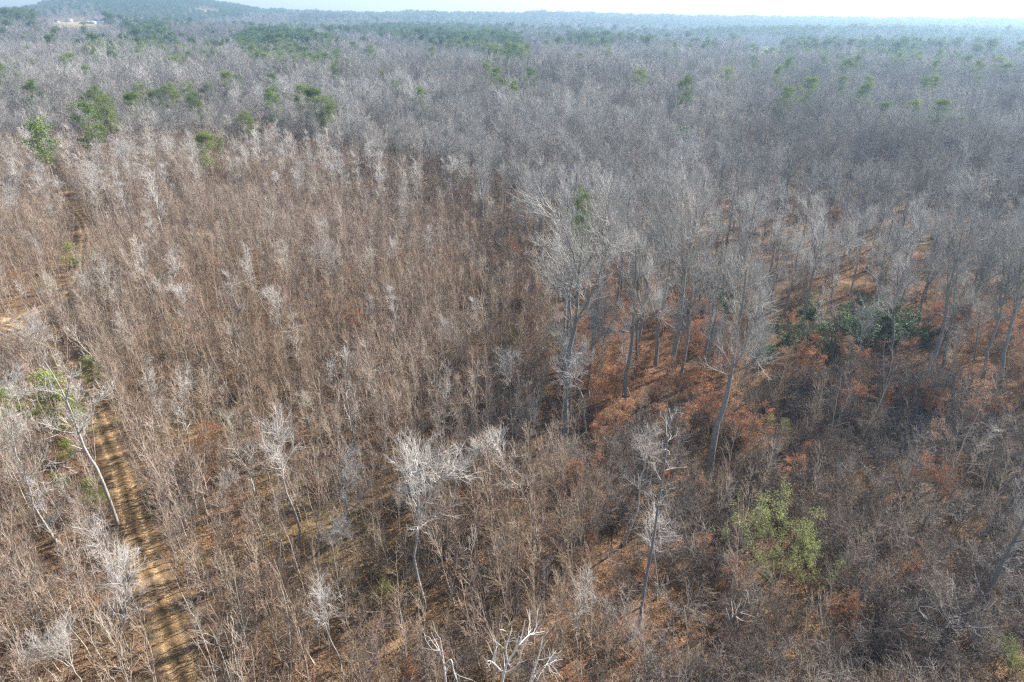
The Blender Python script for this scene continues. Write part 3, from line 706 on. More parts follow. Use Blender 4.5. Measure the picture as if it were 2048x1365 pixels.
traced('grey_tree', (1276, 1268), [(1288, 1180), (1304, 1095), (1318, 1000), (1330, 920), (1340, 835)], [], .17, 'tall pale tree with a straight grey trunk in the lower right centre', M['pale_twig'], 41, (16, 3, 2), tm=M['tall_bark'])
traced('grey_tree', (717, 938), [(708, 880), (700, 820), (695, 760), (690, 712)], [], .11, 'straight dark-trunked tree beside the cream bushy tree', M['pale_twig'], 35, (18, 5, 3), tm=M['tall_bark'])
traced('grey_tree', (1425, 1290), [(1447, 1255), (1475, 1228), (1509, 1200)], [], .14, 'grey broken trunk leaning far over in the lower right brush', M['pale_twig'], 36, (9, 3, 0), tm=M['tall_bark'])
traced('grey_tree', (1965, 1215), [(1985, 1168), (2010, 1115), (2040, 1060), (2062, 1010)], [[(2025, 1085), (2050, 1080), (2075, 1078)]], .26, 'thick grey trunk leaning right at the lower right edge', M['tall_twig'], 37, (16, 6, 3), tm=M['tall_bark'])
traced('grey_tree', (405, 775), [(415, 755), (430, 737)], [], .09, 'dark broken trunk leaning right above the tufted white tree', M['brush_twig'], 39, (3, 0, 0), tm=M['tall_bark'])
traced('grey_tree', (560, 840), [(562, 822), (570, 808), (590, 806), (604, 818)], [], .07, 'dark stem curling over beside the white fan-shaped tree', M['pale_twig'], 40, (5, 2, 0), tm=M['tall_bark'])

# ------------------------------------------------------------------ hand-placed tall hardwoods
TALLS = [
    ((1126, 892), (1172, 398), 0, 'tallest forked grey tree with a dark double trunk near the centre'),
    ((1246, 830), (1276, 470), 2, 'tall slim grey trunk with a white streak over the orange leaves'),
    ((1311, 732), (1346, 438), 1, 'tall dark trunk, left of the pair over the orange leaves'),
    ((1338, 750), (1392, 378), 3, 'tall thick trunk with a wide fan crown, right of the pair over the orange leaves'),
    ((1127, 717), (1136, 440), 5, 'straight tall trunk behind the tallest forked tree'),
    ((1276, 695), (1312, 430), 4, 'tall grey trunk behind the slim white-streaked one'),
    ((1418, 942), (1502, 515), 2, 'long bare leaning trunk rising from the orange brush'),
    ((1601, 674), (1652, 425), 1, 'tall grey trunk on the left side of the dark evergreens'),
    ((1566, 656), (1602, 470), 6, 'grey trunk behind the leftmost dark evergreens'),
    ((1731, 707), (1790, 425), 5, 'tall slanting grey trunk rising through the dark evergreens'),
    ((1861, 747), (1932, 435), 0, 'tall forked grey trunk over the rusty ground, left of a close pair at the right'),
    ((1886, 740), (1918, 520), 2, 'dark straight trunk, right of a close pair at the right'),
    ((2000, 780), (2062, 470), 3, 'crooked dark trunk at the right edge'),
    ((1963, 770), (2030, 495), 1, 'dark curving trunk near the right edge beside the crooked one'),
    ((1780, 752), (1802, 515), 2, 'thin dark trunk right of the dark evergreens'),
    ((1949, 722), (1965, 590), 5, 'thin grey trunk between the close pair and the right edge'),
    ((1707, 487), (1776, 345), 4, 'dark forked tree up the right side of the grey wood'),
    ((1742, 500), (1790, 370), 6, 'dark trunk just right of the forked tree in the grey wood'),
    ((1802, 528), (1832, 400), 2, 'thin dark trunk in the grey wood at the right'),
    ((1663, 623), (1670, 500), 2, 'grey trunk behind the middle of the dark evergreens'),
    ((1505, 729), (1515, 610), 2, 'short grey trunk left of the dark evergreens'),
    ((964, 487), (966, 305), 1, 'tall dark trunk at the edge where the saplings meet the grey wood'),
    ((1030, 440), (1035, 300), 5, 'grey trunk right of the one where saplings meet the wood'),
    ((770, 345), (772, 250), 2, 'dark trunk under the small green pine top'),
    ((1160, 480), (1190, 330), 4, 'grey broad-crowned tree behind the tallest forked tree'),
    ((1470, 560), (1500, 400), 3, 'broad pale-crowned grey tree above the left dark evergreen'),
    ((1260, 560), (1275, 400), 6, 'grey tree behind the orange patch, to its left'),
    ((1400, 600), (1420, 440), 1, 'grey tree behind the orange patch, to its right'),
    ((1540, 610), (1565, 455), 4, 'grey tree above the short trunk left of the dark evergreens'),
    ((1700, 590), (1735, 430), 3, 'broad grey tree behind the dark evergreens'),
    ((1850, 600), (1885, 430), 6, 'grey tree behind the close pair at the right'),
    ((1990, 640), (2030, 440), 0, 'broad grey tree behind the crooked one at the right edge'),
]
for (b, t, v, lb) in TALLS:
    p, d = base_top(b, t); L = d.length
    taken.append((p.x, p.y, 3.0))
    plant(CANOPY, v, (p.x, p.y, p.z - .15), (L / 26.0 * 1.05, L / 26.0 * 1.05, L / 26.0), (b[0] * 7.3) % 6.28, lb, 'tree', tilt=d / L)

# ------------------------------------------------------------------ hand-placed greens
GREENS = [
    (YPINE, (140, 540), (137, 488), 'bright green young pine on the edge of the upper track'),
    (YPINE, (118, 860), (96, 745), 'yellow-green young pine behind the white leaning tree'),
    (YPINE, (150, 880), (140, 800), 'smaller yellow-green pine at the foot of the larger one by the track'),
    (YPINE, (25, 860), (8, 778), 'green young pine at the left edge'),
    (YPINE, (190, 775), (180, 712), 'thin green young pine right of the track'),
    (YPINE, (140, 925), (130, 878), 'small green pine under the limb of the white leaning tree'),
    (YPINE, (192, 1020), (178, 962), 'small dark green pine between the leaning tree and the track'),
    (YPINE, (126, 985), (108, 948), 'tiny yellow-green pine left of the white leaning trunk'),
    (YPINE, (228, 852), (227, 838), 'tiny green seedling right of the dirt track'),
    (YPINE, (770, 1190), (768, 1160), 'tiny yellow-green seedling left of the big layered white tree'),
    (YPINE, (1545, 860), (1540, 830), 'bright green seedling in the right brush'),
    (YPINE, (1572, 868), (1571, 838), 'second bright green seedling in the right brush'),
    (YPINE, (1025, 690), (1022, 660), 'little yellow-green pine above the rusty beeches'),
    (VINE, (75, 592), (75, 562), 'low yellow-green bush left of the upper track'),
    (VINE, (100, 590), (102, 560), 'low dark-green bush beside the upper track'),
    (VINE, (195, 600), (190, 575), 'faint green bush right of the short pale tree'),
    (HOLLY, (1440, 615), (1425, 540), 'dark evergreen beside the orange patch'),
    (HOLLY, (1460, 650), (1455, 590), 'dark evergreen just below the one beside the orange patch'),
    (HOLLY, (1600, 715), (1597, 645), 'dark glossy evergreen, leftmost of the evergreen clump'),
    (HOLLY, (1650, 720), (1652, 640), 'dark glossy evergreen, second from the left of the clump'),
    (HOLLY, (1700, 712), (1702, 620), 'tallest dark evergreen in the middle of the clump'),
    (HOLLY, (1752, 690), (1760, 600), 'dark evergreen on the right of the clump'),
    (HOLLY, (1800, 680), (1810, 610), 'dark evergreen, rightmost of the clump'),
    (HOLLY, (1535, 725), (1530, 680), 'small dark evergreen left of the clump'),
    (HOLLY, (1625, 655), (1630, 600), 'dark evergreen behind the clump, to its left'),
    (HOLLY, (1722, 650), (1730, 585), 'dark evergreen behind the clump, to its right'),
    (HOLLY, (1850, 690), (1858, 650), 'small dark evergreen near the close pair of trunks'),
    (HOLLY, (620, 345), (618, 312), 'dark evergreen low at the far edge of the saplings'),
    (HOLLY, (655, 345), (654, 315), 'second dark evergreen low at the far edge of the saplings'),
    (HOLLY, (720, 360), (722, 322), 'dark evergreen under the far dark trunk'),
    (HOLLY, (750, 352), (752, 300), 'taller dark evergreen beside the far dark trunk'),
    (HOLLY, (1010, 470), (1008, 440), 'dark evergreen at the edge of the grey wood'),
    (VINE, (1512, 1120), (1500, 1010), 'yellow-green vine-draped shrub, left of the green thicket'),
    (VINE, (1565, 1110), (1560, 985), 'tallest vine-draped shrub in the green thicket'),
    (VINE, (1615, 1130), (1612, 1035), 'vine-draped shrub right of the tallest'),
    (VINE, (1540, 1170), (1540, 1090), 'low vine-draped shrub at the front of the green thicket'),
    (VINE, (1620, 1190), (1625, 1095), 'grey-green vine-draped shrub at the right of the thicket'),
    (VINE, (2020, 1350), (2030, 1270), 'green vine-draped shrub in the lower right corner'),
]
for i, (kd, b, t, lb) in enumerate(GREENS):
    p, d = base_top(b, t); L = d.length; h0 = {'young_pine': 7.3, 'holly_tree': 6.0, 'vine_covered_shrub': 5.6}[kd.name]
    s = L / h0; sxy = s if kd is not HOLLY else s * 1.15
    if kd is VINE: sxy *= .8
    n_ = Vector((p.x, p.y)).normalized(); taken.append((p.x, p.y, 1.8)); taken.append((p.x - n_.x * 2.5, p.y - n_.y * 2.5, 1.8))
    plant(kd, i, p, (sxy * (1.45 if kd is YPINE else 1), sxy * (1.45 if kd is YPINE else 1), s), i * 2.1, lb, {'young_pine': 'pine', 'holly_tree': 'evergreen', 'vine_covered_shrub': 'shrub'}[kd.name], tilt=d / L)

MIDPINES = [  # crown-top pixel, height
    (454, 148, 20, 0), (414, 168, 18, 1), (338, 172, 19, 2), (280, 172, 18, 3), (146, 205, 12, 1), (163, 190, 16, 0), (190, 180, 20, 2), (208, 200, 19, 3), (308, 185, 17, 0),
    (385, 190, 16, 2), (605, 176, 20, 0), (628, 182, 20, 1), (650, 200, 18, 3), (490, 228, 13, 2), (500, 240, 10, 0), (410, 272, 14, 1), (437, 275, 12, 3), (790, 266, 12, 2), (1166, 396, 20, 3),
    (262, 190, 17, 1), (370, 170, 17, 3), (520, 262, 9, 0), (535, 268, 9, 2), (478, 290, 8, 1), (1268, 150, 16, 2), (145, 212, 14, 3), (2015, 130, 18, 1), (1870, 155, 18, 0), (1500, 190, 12, 2)]
def top_point(px, py, h):
    p = gp(px, py, h); return Vector((p.x, p.y, hz(p.x, p.y)))
GM = 'green pines scattered through the middle of the wood'
MPL = None
for i, (px, py, h, v) in enumerate(MIDPINES):
    h += 4.5 * (h > 12); p = top_point(px, py, h * .97); taken.append((p.x, p.y, 4.0)); n_ = Vector((p.x, p.y)).normalized(); taken.append((p.x - n_.x * 6, p.y - n_.y * 6, 4)); s = h / 18.2
    k = (1.25 if h > 12 else .9) * (.4 if px == 1166 else 1)
    if MPL is None: MPL = land_labels(range(len(MIDPINES)), [q_[0] for q_ in MIDPINES], [q_[1] + 20 for q_ in MIDPINES], 'broad green pine')
    lb = {790: 'thin pine with a small green tuft standing over the sapling edge', 1166: 'yellow-green pine top showing through the crown of the tallest forked tree',
          454: 'round dark green pine standing highest in the middle left'}.get(px, MPL[i])
    plant(PINE, v, p, (s * k, s * k, s), i * 1.7, lb, 'pine', GM if lb.startswith('broad') else None)

STANDPINES = [(175, 98), (182, 118), (210, 115), (228, 108), (245, 120), (262, 92), (282, 95), (300, 118), (318, 108), (325, 100), (340, 125), (357, 122), (380, 128), (395, 118), (357, 95), (428, 112), (440, 95), (500, 78),
              (520, 80), (572, 80), (490, 108), (510, 100), (535, 100), (575, 98), (595, 95), (545, 130), (580, 115), (590, 135), (620, 110), (640, 115), (655, 125), (672, 112), (690, 125), (630, 80), (705, 95), (730, 92), (740, 100),
              (755, 70), (830, 75), (845, 65), (880, 62), (900, 65), (915, 70), (940, 68), (960, 80), (975, 95), (990, 98), (1010, 68), (1020, 88), (1045, 102), (1095, 90), (1125, 85), (1150, 88), (1190, 88), (195, 105), (412, 122),
              (605, 125), (560, 112), (1400, 85), (1430, 88), (1545, 105), (1560, 110), (1615, 108), (1715, 108), (1870, 158), (1455, 145), (1380, 100), (1650, 125), (1700, 130)]
SPL = land_labels(range(len(STANDPINES)), [q_[0] for q_ in STANDPINES], [q_[1] for q_ in STANDPINES], 'round-topped green pine')
gq = np.random.default_rng(77)
for i, (px, py) in enumerate(STANDPINES):
    hh = float(gq.uniform(20, 26)); p = top_point(px, py - 9, hh); n_ = Vector((p.x, p.y)).normalized()
    taken += [(p.x, p.y, 4.5), (p.x - n_.x * 9, p.y - n_.y * 9, 5)]
    plant(PINE1, i, p, (hh / 18 * 1.35, hh / 18 * 1.35, hh / 18), i * 1.9, SPL[i], 'pine', 'round-topped pines of the far stands', parts=False)

# ------------------------------------------------------------------ scattered populations
TK = np.array(taken)
def clear_of(X, Y, extra=0.0):
    k = np.ones(len(X), bool)
    for x, y, r in TK: k &= (X - x) ** 2 + (Y - y) ** 2 > (r + extra) ** 2
    return k
def populate(kind, X, Y, S, IDX, g, h, n_ind, label_fn, cat, stuff_name, stuff_label, parts=True, group_prefix='', tilt=.05, in_margin=60, zoff=0.0, protos=None):
    """the n_ind largest in the picture become objects, the rest one stuff object"""
    Z = height(X, Y) + zoff; RZ = g.uniform(0, 6.28, len(X)); TX = g.normal(0, tilt, (len(X), 2))
    px, py = project(X, Y, Z + h * S * .6); dist = np.sqrt(X ** 2 + Y ** 2 + (H - Z) ** 2)
    inside = (px > -10) & (px < 2058) & (py > 0) & (py < 1375)
    key = np.where(inside, S / dist, -1); order = np.argsort(-key)[:n_ind]; order = order[key[order] > 0]
    bx, by = project(X, Y, Z + h * S * .5); LB = land_labels(order, bx, by, label_fn[0])
    for j in order:
        o = plant(kind, int(IDX[j]), (X[j], Y[j], Z[j]), float(S[j]), 0, LB[j], cat, label_fn[1], parts=parts)
        o.rotation_mode = 'XYZ'; o.rotation_euler = (TX[j, 0], TX[j, 1], RZ[j])
    rest = np.setdiff1d(np.arange(len(X)), order)
    if len(rest) and stuff_name:
        pr = protos or [kind.join(k) for k in range(len(kind.var))]
        scatter(stuff_name, stuff_label, pr, X[rest], Y[rest], Z[rest], S[rest], RZ[rest], IDX[rest] % len(pr), TX[rest])
    print(stuff_name, len(order), len(rest))

# saplings
g = np.random.default_rng(21)
X, Y = jgrid(1.5, 22, 320, 22)
px, py = project(X, Y, height(X, Y)); jx = px + (fbm(X / 8, Y / 8, 71) - .5) * 130; jy = py + (fbm(X / 8, Y / 8, 77) - .5) * 60
tallz = inpoly(jx, jy, TALL_POLY); brush = inpoly(jx, jy, BRUSH_POLY); sapz = ~tallz & ~brush
td = track_dist(X, Y)
dens = np.clip(-.45 + 2.7 * fbm(X / 7, Y / 7, 81), .78, 1)
dens = np.where(brush, .10, dens); dens = np.where(tallz, np.where(px < 1060, .42 * (py > 215), .09), dens)
rn = np.hypot(X, Y); cxm, cym = project(X, Y, height(X, Y) + 6)
front = (track_dist(X * (1 + 4 / rn), Y * (1 + 4 / rn)) < 1.6) & (rn > 95)
front |= inpoly(cxm, cym, [(-90, 636), (0, 632), (45, 636), (52, 656), (30, 668), (-90, 680)])
keep = (g.random(len(X)) < dens) & (td > np.where(rn > 110, 2.4, 1.65)) & ~front & clear_of(X, Y) & ~inpoly(px, py, [(-90, 630), (0, 632), (55, 636), (62, 656), (30, 672), (-90, 684)])
X, Y = X[keep], Y[keep]; r = np.hypot(X, Y)
S = (.38 + .8 * g.random(len(X)) ** .8) * (.75 + .5 * fbm(X / 16, Y / 16, 83))
populate(SAP, X, Y, S, g.integers(0, 12, len(X)), g, 9, 300, ('bare brown sapling', 'bare brown saplings of the thicket'),
         'sapling', 'sapling_thicket', 'dense thicket of bare reddish-brown saplings', tilt=.09)
g = np.random.default_rng(25)
X, Y = jgrid(5.0, 40, 330, 26); px, py = project(X, Y, height(X, Y))
edge = inpoly(px, py, [(-300, 300), (600, 300), (900, 350), (1080, 450), (1100, 560), (900, 470), (600, 430), (300, 470), (-300, 440)])
k = np.where(edge, .42, np.where(inpoly(px, py, TALL_POLY), 0, .10)) > g.random(len(X)); k &= clear_of(X, Y, .6) & (track_dist(X, Y) > 2.2)
X, Y = X[k], Y[k]; S = g.uniform(.5, 1.05, len(X)) * np.where(np.hypot(X, Y) > 170, 1.12, .85)
populate(PALE, X, Y, S, g.choice([0, 2, 5, 5, 7, 3], len(X)), g, 15, 220, ('thin pale bare tree', 'thin pale trees among the saplings'), 'tree', None, '', tilt=.05)
# tall hardwoods of the grey wood
g = np.random.default_rng(31)
X, Y = jgrid(6.6, 60, 330, 32); Z = height(X, Y); px, py = project(X, Y, Z)
jx = px + (fbm(X / 12, Y / 12, 91) - .5) * 80; jy = py + (fbm(X / 12, Y / 12, 97) - .5) * 30
k = inpoly(jx, jy, TALL_POLY) & clear_of(X, Y, 1.5)
sparse = inpoly(px, py, [(1100, 520), (1500, 500), (2100, 560), (2400, 900), (1100, 950)]); k &= ~(sparse & (g.random(len(X)) < .3))
X, Y = X[k], Y[k]; S = g.uniform(.56, .84, len(X)) * (.8 + .4 * fbm(X / 60, Y / 60, 99)); 
X_t, Y_t = X, Y
populate(TALL, X, Y, S, g.integers(0, 7, len(X)), g, 27, 265, ('bare grey hardwood', 'bare grey hardwoods of the wood'), 'tree', 'hardwood_forest', 'bare grey hardwoods of the middle distance', tilt=.03)
# small mixed trees filling under the hardwoods
g = np.random.default_rng(33)
X, Y = jgrid(4.2, 60, 380, 34); px, py = project(X, Y, height(X, Y)); k = inpoly(px, py, TALL_POLY) & clear_of(X, Y) & (g.random(len(X)) < .55)
k &= ~((inpoly(px, py, ORANGE_POLY) | inpoly(px, py, ORANGE2_POLY)) & (g.random(len(X)) < .35))
X, Y = X[k], Y[k]; S = g.uniform(.35, .8, len(X))
scatter('understory_growth', 'small grey bare trees filling in below the hardwoods', [PALE.join(0), PALE.join(2), PALE.join(5), SAP.join(2), SAP.join(5), SHRUB.join(1)], X, Y, height(X, Y), S, g.uniform(0, 6.28, len(X)), g.choice([0, 1, 2, 3, 3, 4, 4, 4, 5], len(X)), g.normal(0, .06, (len(X), 2)))
# middle distance and far forest
def far_forest(r0, r1, s, seed, kind, name, label, smin, smax, amax=41):
    g = np.random.default_rng(seed); X, Y = jgrid(s, r0, r1, seed + 1, amax); Z = height(X, Y)
    px, py = project(X, Y, Z); k = ~in_field(px, py) & clear_of(X, Y, .5)
    cx, cyy = project(X, Y, Z + 19); k &= ~(pine_p(cx, cyy, X, Y) > g.random(len(X)))
    X, Y, Z = X[k], Y[k], Z[k]; S = g.uniform(smin, smax, len(X)) * (.75 + .5 * fbm(X / 90, Y / 90, 101))
    scatter(name, label, [kind.join(i) for i in range(len(kind.var))], X, Y, Z - .3, S, g.uniform(0, 6.28, len(X)), g.integers(0, len(kind.var), len(X)), g.normal(0, .03, (len(X), 2)))
    print(name, len(X))
PINE_ZONES = [  # photo outlines of pine stands (crown pixels), share of pines
    ([(150, 98), (300, 80), (430, 95), (420, 135), (300, 138), (160, 125)], .6),
    ([(480, 72), (560, 62), (680, 85), (690, 140), (560, 142), (480, 110)], .8),
    ([(640, 66), (800, 55), (1000, 60), (1060, 100), (1040, 118), (900, 100), (780, 75)], .75),
    ([(1130, 72), (1200, 68), (1310, 85), (1300, 102), (1140, 98)], .35),
    ([(1350, 50), (1700, 45), (2048, 50), (2300, 55), (2300, 85), (1900, 88), (1700, 74), (1400, 66)], .85),
    ([(1500, 88), (1780, 76), (2000, 90), (2060, 130), (1900, 150), (1700, 140), (1500, 118)], .22),
    ([(240, 52), (340, 50), (350, 76), (260, 78)], .45),
    ([(-200, 26), (20, 26), (130, 30), (480, 30), (490, 38), (230, 40), (60, 45), (-200, 48)], .85),
    ([(100, -20), (420, -20), (600, 22), (480, 32), (350, 26), (200, 26)], .8),
    ([(590, 30), (700, 33), (690, 40), (600, 42)], .6),
    ([(1170, 36), (1500, 38), (1500, 50), (1170, 46)], .6),
    ([(880, 46), (1000, 44), (1100, 50), (1080, 58), (900, 58)], .4),
]
def pine_p(cx, cyy, X, Y):
    r = np.hypot(X, Y)
    p = np.where(r > 250, .03, .008) + np.where(r > 1500, .12, 0) + np.where(r > 2400, .25, 0) * (fbm(X / 300, Y / 300, 141) > .48)
    for poly, q_ in PINE_ZONES: p = np.where(inpoly(cx, cyy, poly), np.maximum(p, q_), p)
    patchy = np.clip((fbm(X / 28, Y / 28, 111) - .30) * 4.2, 0, 1)
    clump = np.clip((fbm(X / 55, Y / 75, 113) - .42) * 6, .35, 1)
    return np.where(r < 1500, p * patchy * clump * .95, np.where(r < 2300, p * np.clip((fbm(X / 160, Y / 220, 117) - .36) * 6, .05, 1) * .8, p))
print('forest')
far_forest(330, 760, 7.6, 41, TALL1, 'middle_forest', 'bare grey-brown hardwood canopy of the middle distance', .6, 1.0)
far_forest(760, 1700, 9.5, 43, TALL2, 'far_forest', 'far bare grey woods', .75, 1.15)
far_forest(1700, 5200, 17.0, 45, TALL2, 'horizon_forest', 'farthest woods under the skyline', .9, 1.4)
# pines: canopy-level stands
g = np.random.default_rng(51)
PX, PY = [], []
for r0, r1, s in ((180, 760, 5.6), (760, 1700, 8.2), (1700, 5200, 15.0)):
    X, Y = jgrid(s, r0, r1, int(r0) + 3, 41); cx, cyy = project(X, Y, height(X, Y) + 19); px, py = project(X, Y, height(X, Y))
    k = (g.random(len(X)) < pine_p(cx, cyy, X, Y)) & ~in_field(px, py) & clear_of(X, Y, 1); PX.append(X[k]); PY.append(Y[k])
X, Y = np.concatenate(PX[:1]), np.concatenate(PY[:1]); S = g.uniform(.95, 1.5, len(X))
populate(PINE1, X, Y, S, g.integers(0, 4, len(X)), g, 18, 195, ('green pine', 'green pines standing behind the bare wood'), 'pine', 'pine_stand', 'green pines mixed through the middle distance', parts=False, tilt=.03)
X, Y = np.concatenate(PX[1:]), np.concatenate(PY[1:]); S = g.uniform(1.25, 1.8, len(X)) ; r = np.hypot(X, Y)
scatter('far_pine_forest', 'dark green pine woods towards the skyline', [PINE2.join(i) for i in range(3)], X, Y, height(X, Y), S, g.uniform(0, 6.28, len(X)), g.integers(0, 3, len(X)))
print('far pines', len(X))
# brush of the lower right and its rusty beeches
g = np.random.default_rng(61)
X, Y = jgrid(1.7, 22, 150, 62); px, py = project(X, Y, height(X, Y)); jx = px + (fbm(X / 5, Y / 5, 121) - .5) * 200; jy = py + (fbm(X / 5, Y / 5, 127) - .5) * 100
bz = inpoly(jx, jy, BRUSH_POLY)
lowmid = (px > 700) & (py > 950) & ~bz
dens = np.where(bz, np.clip(.35 + .9 * fbm(X / 7, Y / 7, 131), 0, 1), np.where(lowmid, .22, .10)); dens = np.where(inpoly(px, py, TALL_POLY), .10, dens)
gap = inpoly(px, py, [(1080, 1130), (1300, 1130), (1480, 1180), (1480, 1280), (1280, 1330), (1080, 1290)]); dens = np.where(gap, dens * .6, dens)
k = (g.random(len(X)) < dens) & (track_dist(X, Y) > 2.6) & clear_of(X, Y, .2); X, Y = X[k], Y[k]
S = g.uniform(.55, 1.35, len(X))
populate(SHRUB, X, Y, S, g.integers(0, 7, len(X)), g, 4, 260, ('bare tangled shrub', 'bare shrubs of the brush'), 'shrub', 'brush_thicket', 'tangled bare grey-brown brush', tilt=.1)
BEECH_AT = [(1060, 690), (1080, 650), (1090, 745), (1065, 760), (1130, 960), (1155, 985), (1180, 950), (1210, 900), (1240, 860), (1220, 800), (1200, 830), (1395, 870), (1400, 1010), (1405, 640), (1430, 700),
            (1390, 720), (1410, 660), (1370, 640), (1560, 975), (1580, 960), (1500, 890), (1470, 900), (1450, 870), (1660, 1240), (1700, 1260), (1450, 1190),
            (1290, 1180), (1760, 820), (1150, 740), (1165, 780), (1205, 870), (1300, 800), (1330, 700), (1290, 760), (1360, 800), (1800, 830), (1850, 850), (1900, 820), (1950, 850), (1620, 800), (1660, 790), (1710, 800), (655, 470), (675, 465), (690, 480), (740, 490), (715, 475), (590, 430), (500, 400), (480, 385),
            (300, 370), (320, 365), (430, 440), (445, 435), (1220, 640), (1200, 700), (1250, 700), (1280, 650), (1170, 700), (1240, 760), (1190, 760), (1930, 400), (1955, 420), (1940, 370), (1960, 350), (1900, 500), (1880, 560), (1600, 760), (1560, 760)]
g = np.random.default_rng(71)
bx, by = [], []
for p_ in BEECH_AT:
    for rep in range(2):
        p = gp(p_[0] + g.normal(0, 10), p_[1] + g.normal(0, 7)); bx.append(p.x); by.append(p.y)
X, Y = jgrid(4.0, 25, 330, 72); px, py = project(X, Y, height(X, Y))
pr = .05 + .35 * (fbm(X / 10, Y / 10, 137) > .6); pr = np.where((px > 1050) & (py > 540), pr + .10, pr); pr = np.where(inpoly(px, py, ORANGE_POLY) | inpoly(px, py, ORANGE2_POLY), .95, pr)
pr = np.where((px < 700) & (py > 600), pr * .25, pr)
k = (g.random(len(X)) < pr) & (track_dist(X, Y) > 3.2) & clear_of(X, Y, .5); X = np.concatenate([bx, X[k]]); Y = np.concatenate([by, Y[k]])
S = g.uniform(.45, 1.15, len(X)) * np.where(np.hypot(X, Y) < 75, .62, 1)
populate(BEECH, X, Y, S, g.integers(0, 5, len(X)), g, 6, 280, ('rust-leaved young beech', 'rust-leaved young beeches'), 'beech', 'rusty_beeches_mass', 'rust-leaved young trees far back under the bare wood', tilt=.06)

# ------------------------------------------------------------------ forest floor: weeds, fallen leaves
def tuft_mesh(seed):
    g = np.random.default_rng(seed); n = 40; b = g.normal(0, .8, (n, 3)); b[:, 2] = 0
    d = nrm(np.concatenate([g.normal(0, .5, (n, 2)), np.ones((n, 1))], 1)); L = g.uniform(.25, 1.0, n)
    P = np.stack([b, b + d * L[:, None] * .6, b + (d + g.normal(0, .2, (n, 3))) * L[:, None]], 1); R = np.tile([.014, .010, .006], (n, 1))
    G = Geo().tube(P, R, 3); B, BR = spawn(g, P, R, 2, (.3, 1), (.5, 1.2), (.15, .5), 2, rmin=.008, rtip=.006); G.tube(B, BR, 3)
    return G.mesh('tuft', [M['tuft']])
def litter_mesh(seed):
    g = np.random.default_rng(seed); n = 420; c = g.uniform(-1.6, 1.6, (n, 3)); c[:, 2] = g.uniform(.01, .09, n)
    V, Fq = leaves(g, c, 1, .01, .075, .3); return Geo().add(V, Fq).mesh('litter', [M['litter']], False)
g = np.random.default_rng(81)
X, Y = jgrid(1.9, 22, 150, 82); k = (track_dist(X, Y) > 1.9) & (g.random(len(X)) < .55); X, Y = X[k], Y[k]
scatter('undergrowth', 'dry weeds and sticks on the forest floor', [tuft_mesh(s) for s in range(5)], X, Y, height(X, Y), g.uniform(.6, 1.3, len(X)), g.uniform(0, 6.28, len(X)), g.integers(0, 5, len(X)))
X, Y = jgrid(2.4, 22, 170, 84); k = (track_dist(X, Y) > .9) & (g.random(len(X)) < .9); X, Y = X[k], Y[k]
scatter('fallen_leaves', 'brown and orange fallen leaves on the ground', [litter_mesh(s) for s in range(10, 14)], X, Y, height(X, Y), g.uniform(.8, 1.3, len(X)), g.uniform(0, 6.28, len(X)), g.integers(0, 4, len(X)))

# ------------------------------------------------------------------ farm buildings on the far field
def simple_mat(name, c, rough=.6):
    mt, t, b = new_mat(name); nz = wnoise(t, .8, 3, obj=True)
    t.links.new(mix(t, c, ramp(t, nz, [(.3, (.85, .85, .85)), (.7, (1.1, 1.1, 1.1))]), 1.0, 'MULTIPLY'), b.inputs['Base Color']); b.inputs['Roughness'].default_value = rough; return mt
WHITE = simple_mat('white_siding', (.8, .8, .78)); ROOFM = simple_mat('grey_blue_roof', (.20, .25, .32)); GLASS = simple_mat('dark_window', (.04, .05, .06), .2); REDROOF = simple_mat('pale_metal_roof', (.62, .64, .68)); BROWNW = simple_mat('tan_siding', (.5, .42, .33))
def box(x0, x1, y0, y1, z0, z1):
    v = np.array([(x, y, z) for z in (z0, z1) for y in (y0, y1) for x in (x0, x1)], float)
    f = np.array([(0, 2, 3, 1), (4, 5, 7, 6), (0, 1, 5, 4), (2, 6, 7, 3), (0, 4, 6, 2), (1, 3, 7, 5)]); return v, f
def gable(L, W, h, rise, over=.5):
    a, b = L / 2 + over, W / 2 + over; z = h - .2
    v = np.array([(-a, -b, z), (a, -b, z), (a, b, z), (-a, b, z), (-a, 0, z + rise), (a, 0, z + rise)], float)
    return v, [np.array([(0, 1, 5, 4), (2, 3, 4, 5), (0, 3, 2, 1)]), np.array([(0, 4, 3), (1, 2, 5)])]
def house(px, py, L, W, h, rise, rz, wm, rm, label, name='farmhouse', chimney=True):
    p = gp(px, py); o = bpy.data.objects.new(name, None); C.objects.link(o); o.location = (p.x, p.y, hz(p.x, p.y)); o.rotation_euler = (0, 0, rz)
    def part(nm, G, mt, par=o):
        c = bpy.data.objects.new(nm, G.mesh(nm, [mt], False)); C.objects.link(c); c.parent = par; return c
    wl = part('wall', Geo().add(*box(-L / 2, L / 2, -W / 2, W / 2, -.8, h)), wm)
    v, fs = gable(L, W, h + .25, rise); G = Geo(); G.V.append(v); G.n = len(v); G.F = [(fs[0], 0), (fs[1], 0)]; rf = part('roof', G, rm)
    if chimney: part('chimney', Geo().add(*box(L * .2, L * .2 + .9, -.4, .5, h, h + rise + 1.2)), BROWNW, rf)
    for i in range(max(2, int(L // 4))):
        x = -L / 2 + L * (i + .5) / max(2, int(L // 4))
        part('window', Geo().add(*box(x - .6, x + .6, -W / 2 - .06, -W / 2 + .02, 1.0, 2.5)), GLASS)
    part('door', Geo().add(*box(-.6, .6, -W / 2 - .09, -W / 2 + .02, -.1, 2.1)) if False else Geo().add(*box(L / 2 - .02, L / 2 + .08, -.6, .6, 0, 2.1)), BROWNW)
    tag(o, label, 'house')
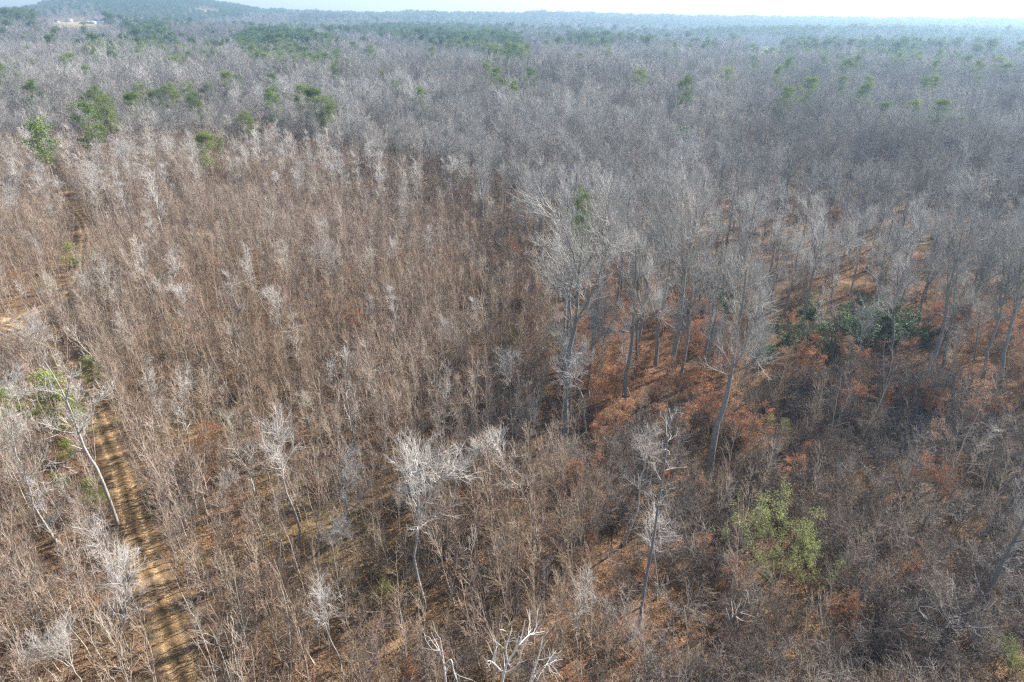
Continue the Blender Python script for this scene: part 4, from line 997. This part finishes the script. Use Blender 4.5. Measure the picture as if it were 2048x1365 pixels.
house(201, 47, 26, 12, 5.5, 4.5, .1, WHITE, ROOFM, 'white farmhouse with a blue-grey roof at the right end of the field')
house(186, 48, 14, 9, 3.5, 2.5, -.2, WHITE, REDROOF, 'low white shed just left of the farmhouse', 'farm_shed', False)
house(210, 46, 12, 9, 5, 3.5, 1.2, WHITE, ROOFM, 'white outbuilding at the right edge of the field', 'outbuilding', False)
house(176, 47, 16, 8, 3, 1.8, .0, BROWNW, REDROOF, 'long low building with a pale roof in the middle of the field edge', 'farm_shed', False)
house(139, 44, 13, 9, 4, 3.2, .3, WHITE, REDROOF, 'small white house behind the left half of the field')
house(114, 45, 9, 7, 3.4, 2.6, -.3, WHITE, ROOFM, 'tiny white house at the left end of the field')
house(84, 27, 22, 12, 6, 5, .2, WHITE, REDROOF, 'lone white house high on the flank of the left hill')

# two far orange trees showing above the dark pines
for px_, py_, h_, lb in ((1580, 50, 24, 'round orange-leaved tree standing above the far dark pines'), (1785, 46, 15, 'flat orange treetop near the skyline'), (1992, 57, 12, 'low orange treetop near the right skyline')):
    p = top_point(px_, py_ + 4, h_ * .9); K_ = Kind('orange_tree', [((lambda: evergreen(900 + px_, 6.0, 2.6, 7, .22, 26)), 6.0)], M['tall_bark'], [M['rust_leaf'], M['brush_twig']])
    plant(K_, 0, p, h_ / 6.2, 0, lb, 'tree')

# ------------------------------------------------------------------ haze
hv, hf = box(-5200, 5200, -120, 5600, -60, 190)
hm = bpy.data.materials.new('haze_air'); hm.use_nodes = True; t = hm.node_tree; t.nodes.clear()
vo = t.nodes.new('ShaderNodeVolumePrincipled'); vo.inputs['Color'].default_value = (.50, .74, 1.0, 1); vo.inputs['Density'].default_value = .00024; vo.inputs['Anisotropy'].default_value = .45
oo = t.nodes.new('ShaderNodeOutputMaterial'); t.links.new(vo.outputs[0], oo.inputs['Volume'])
ho = bpy.data.objects.new('haze', mesh_from('haze', hv, [(hf, 0)], [hm], smooth_sh=False)); C.objects.link(ho); tag(ho, 'thin blue distance haze over the woods', kind='stuff')
print(COUNT, 'objects', len(sc.objects), 'terrain z', GZ.min(), GZ.max())
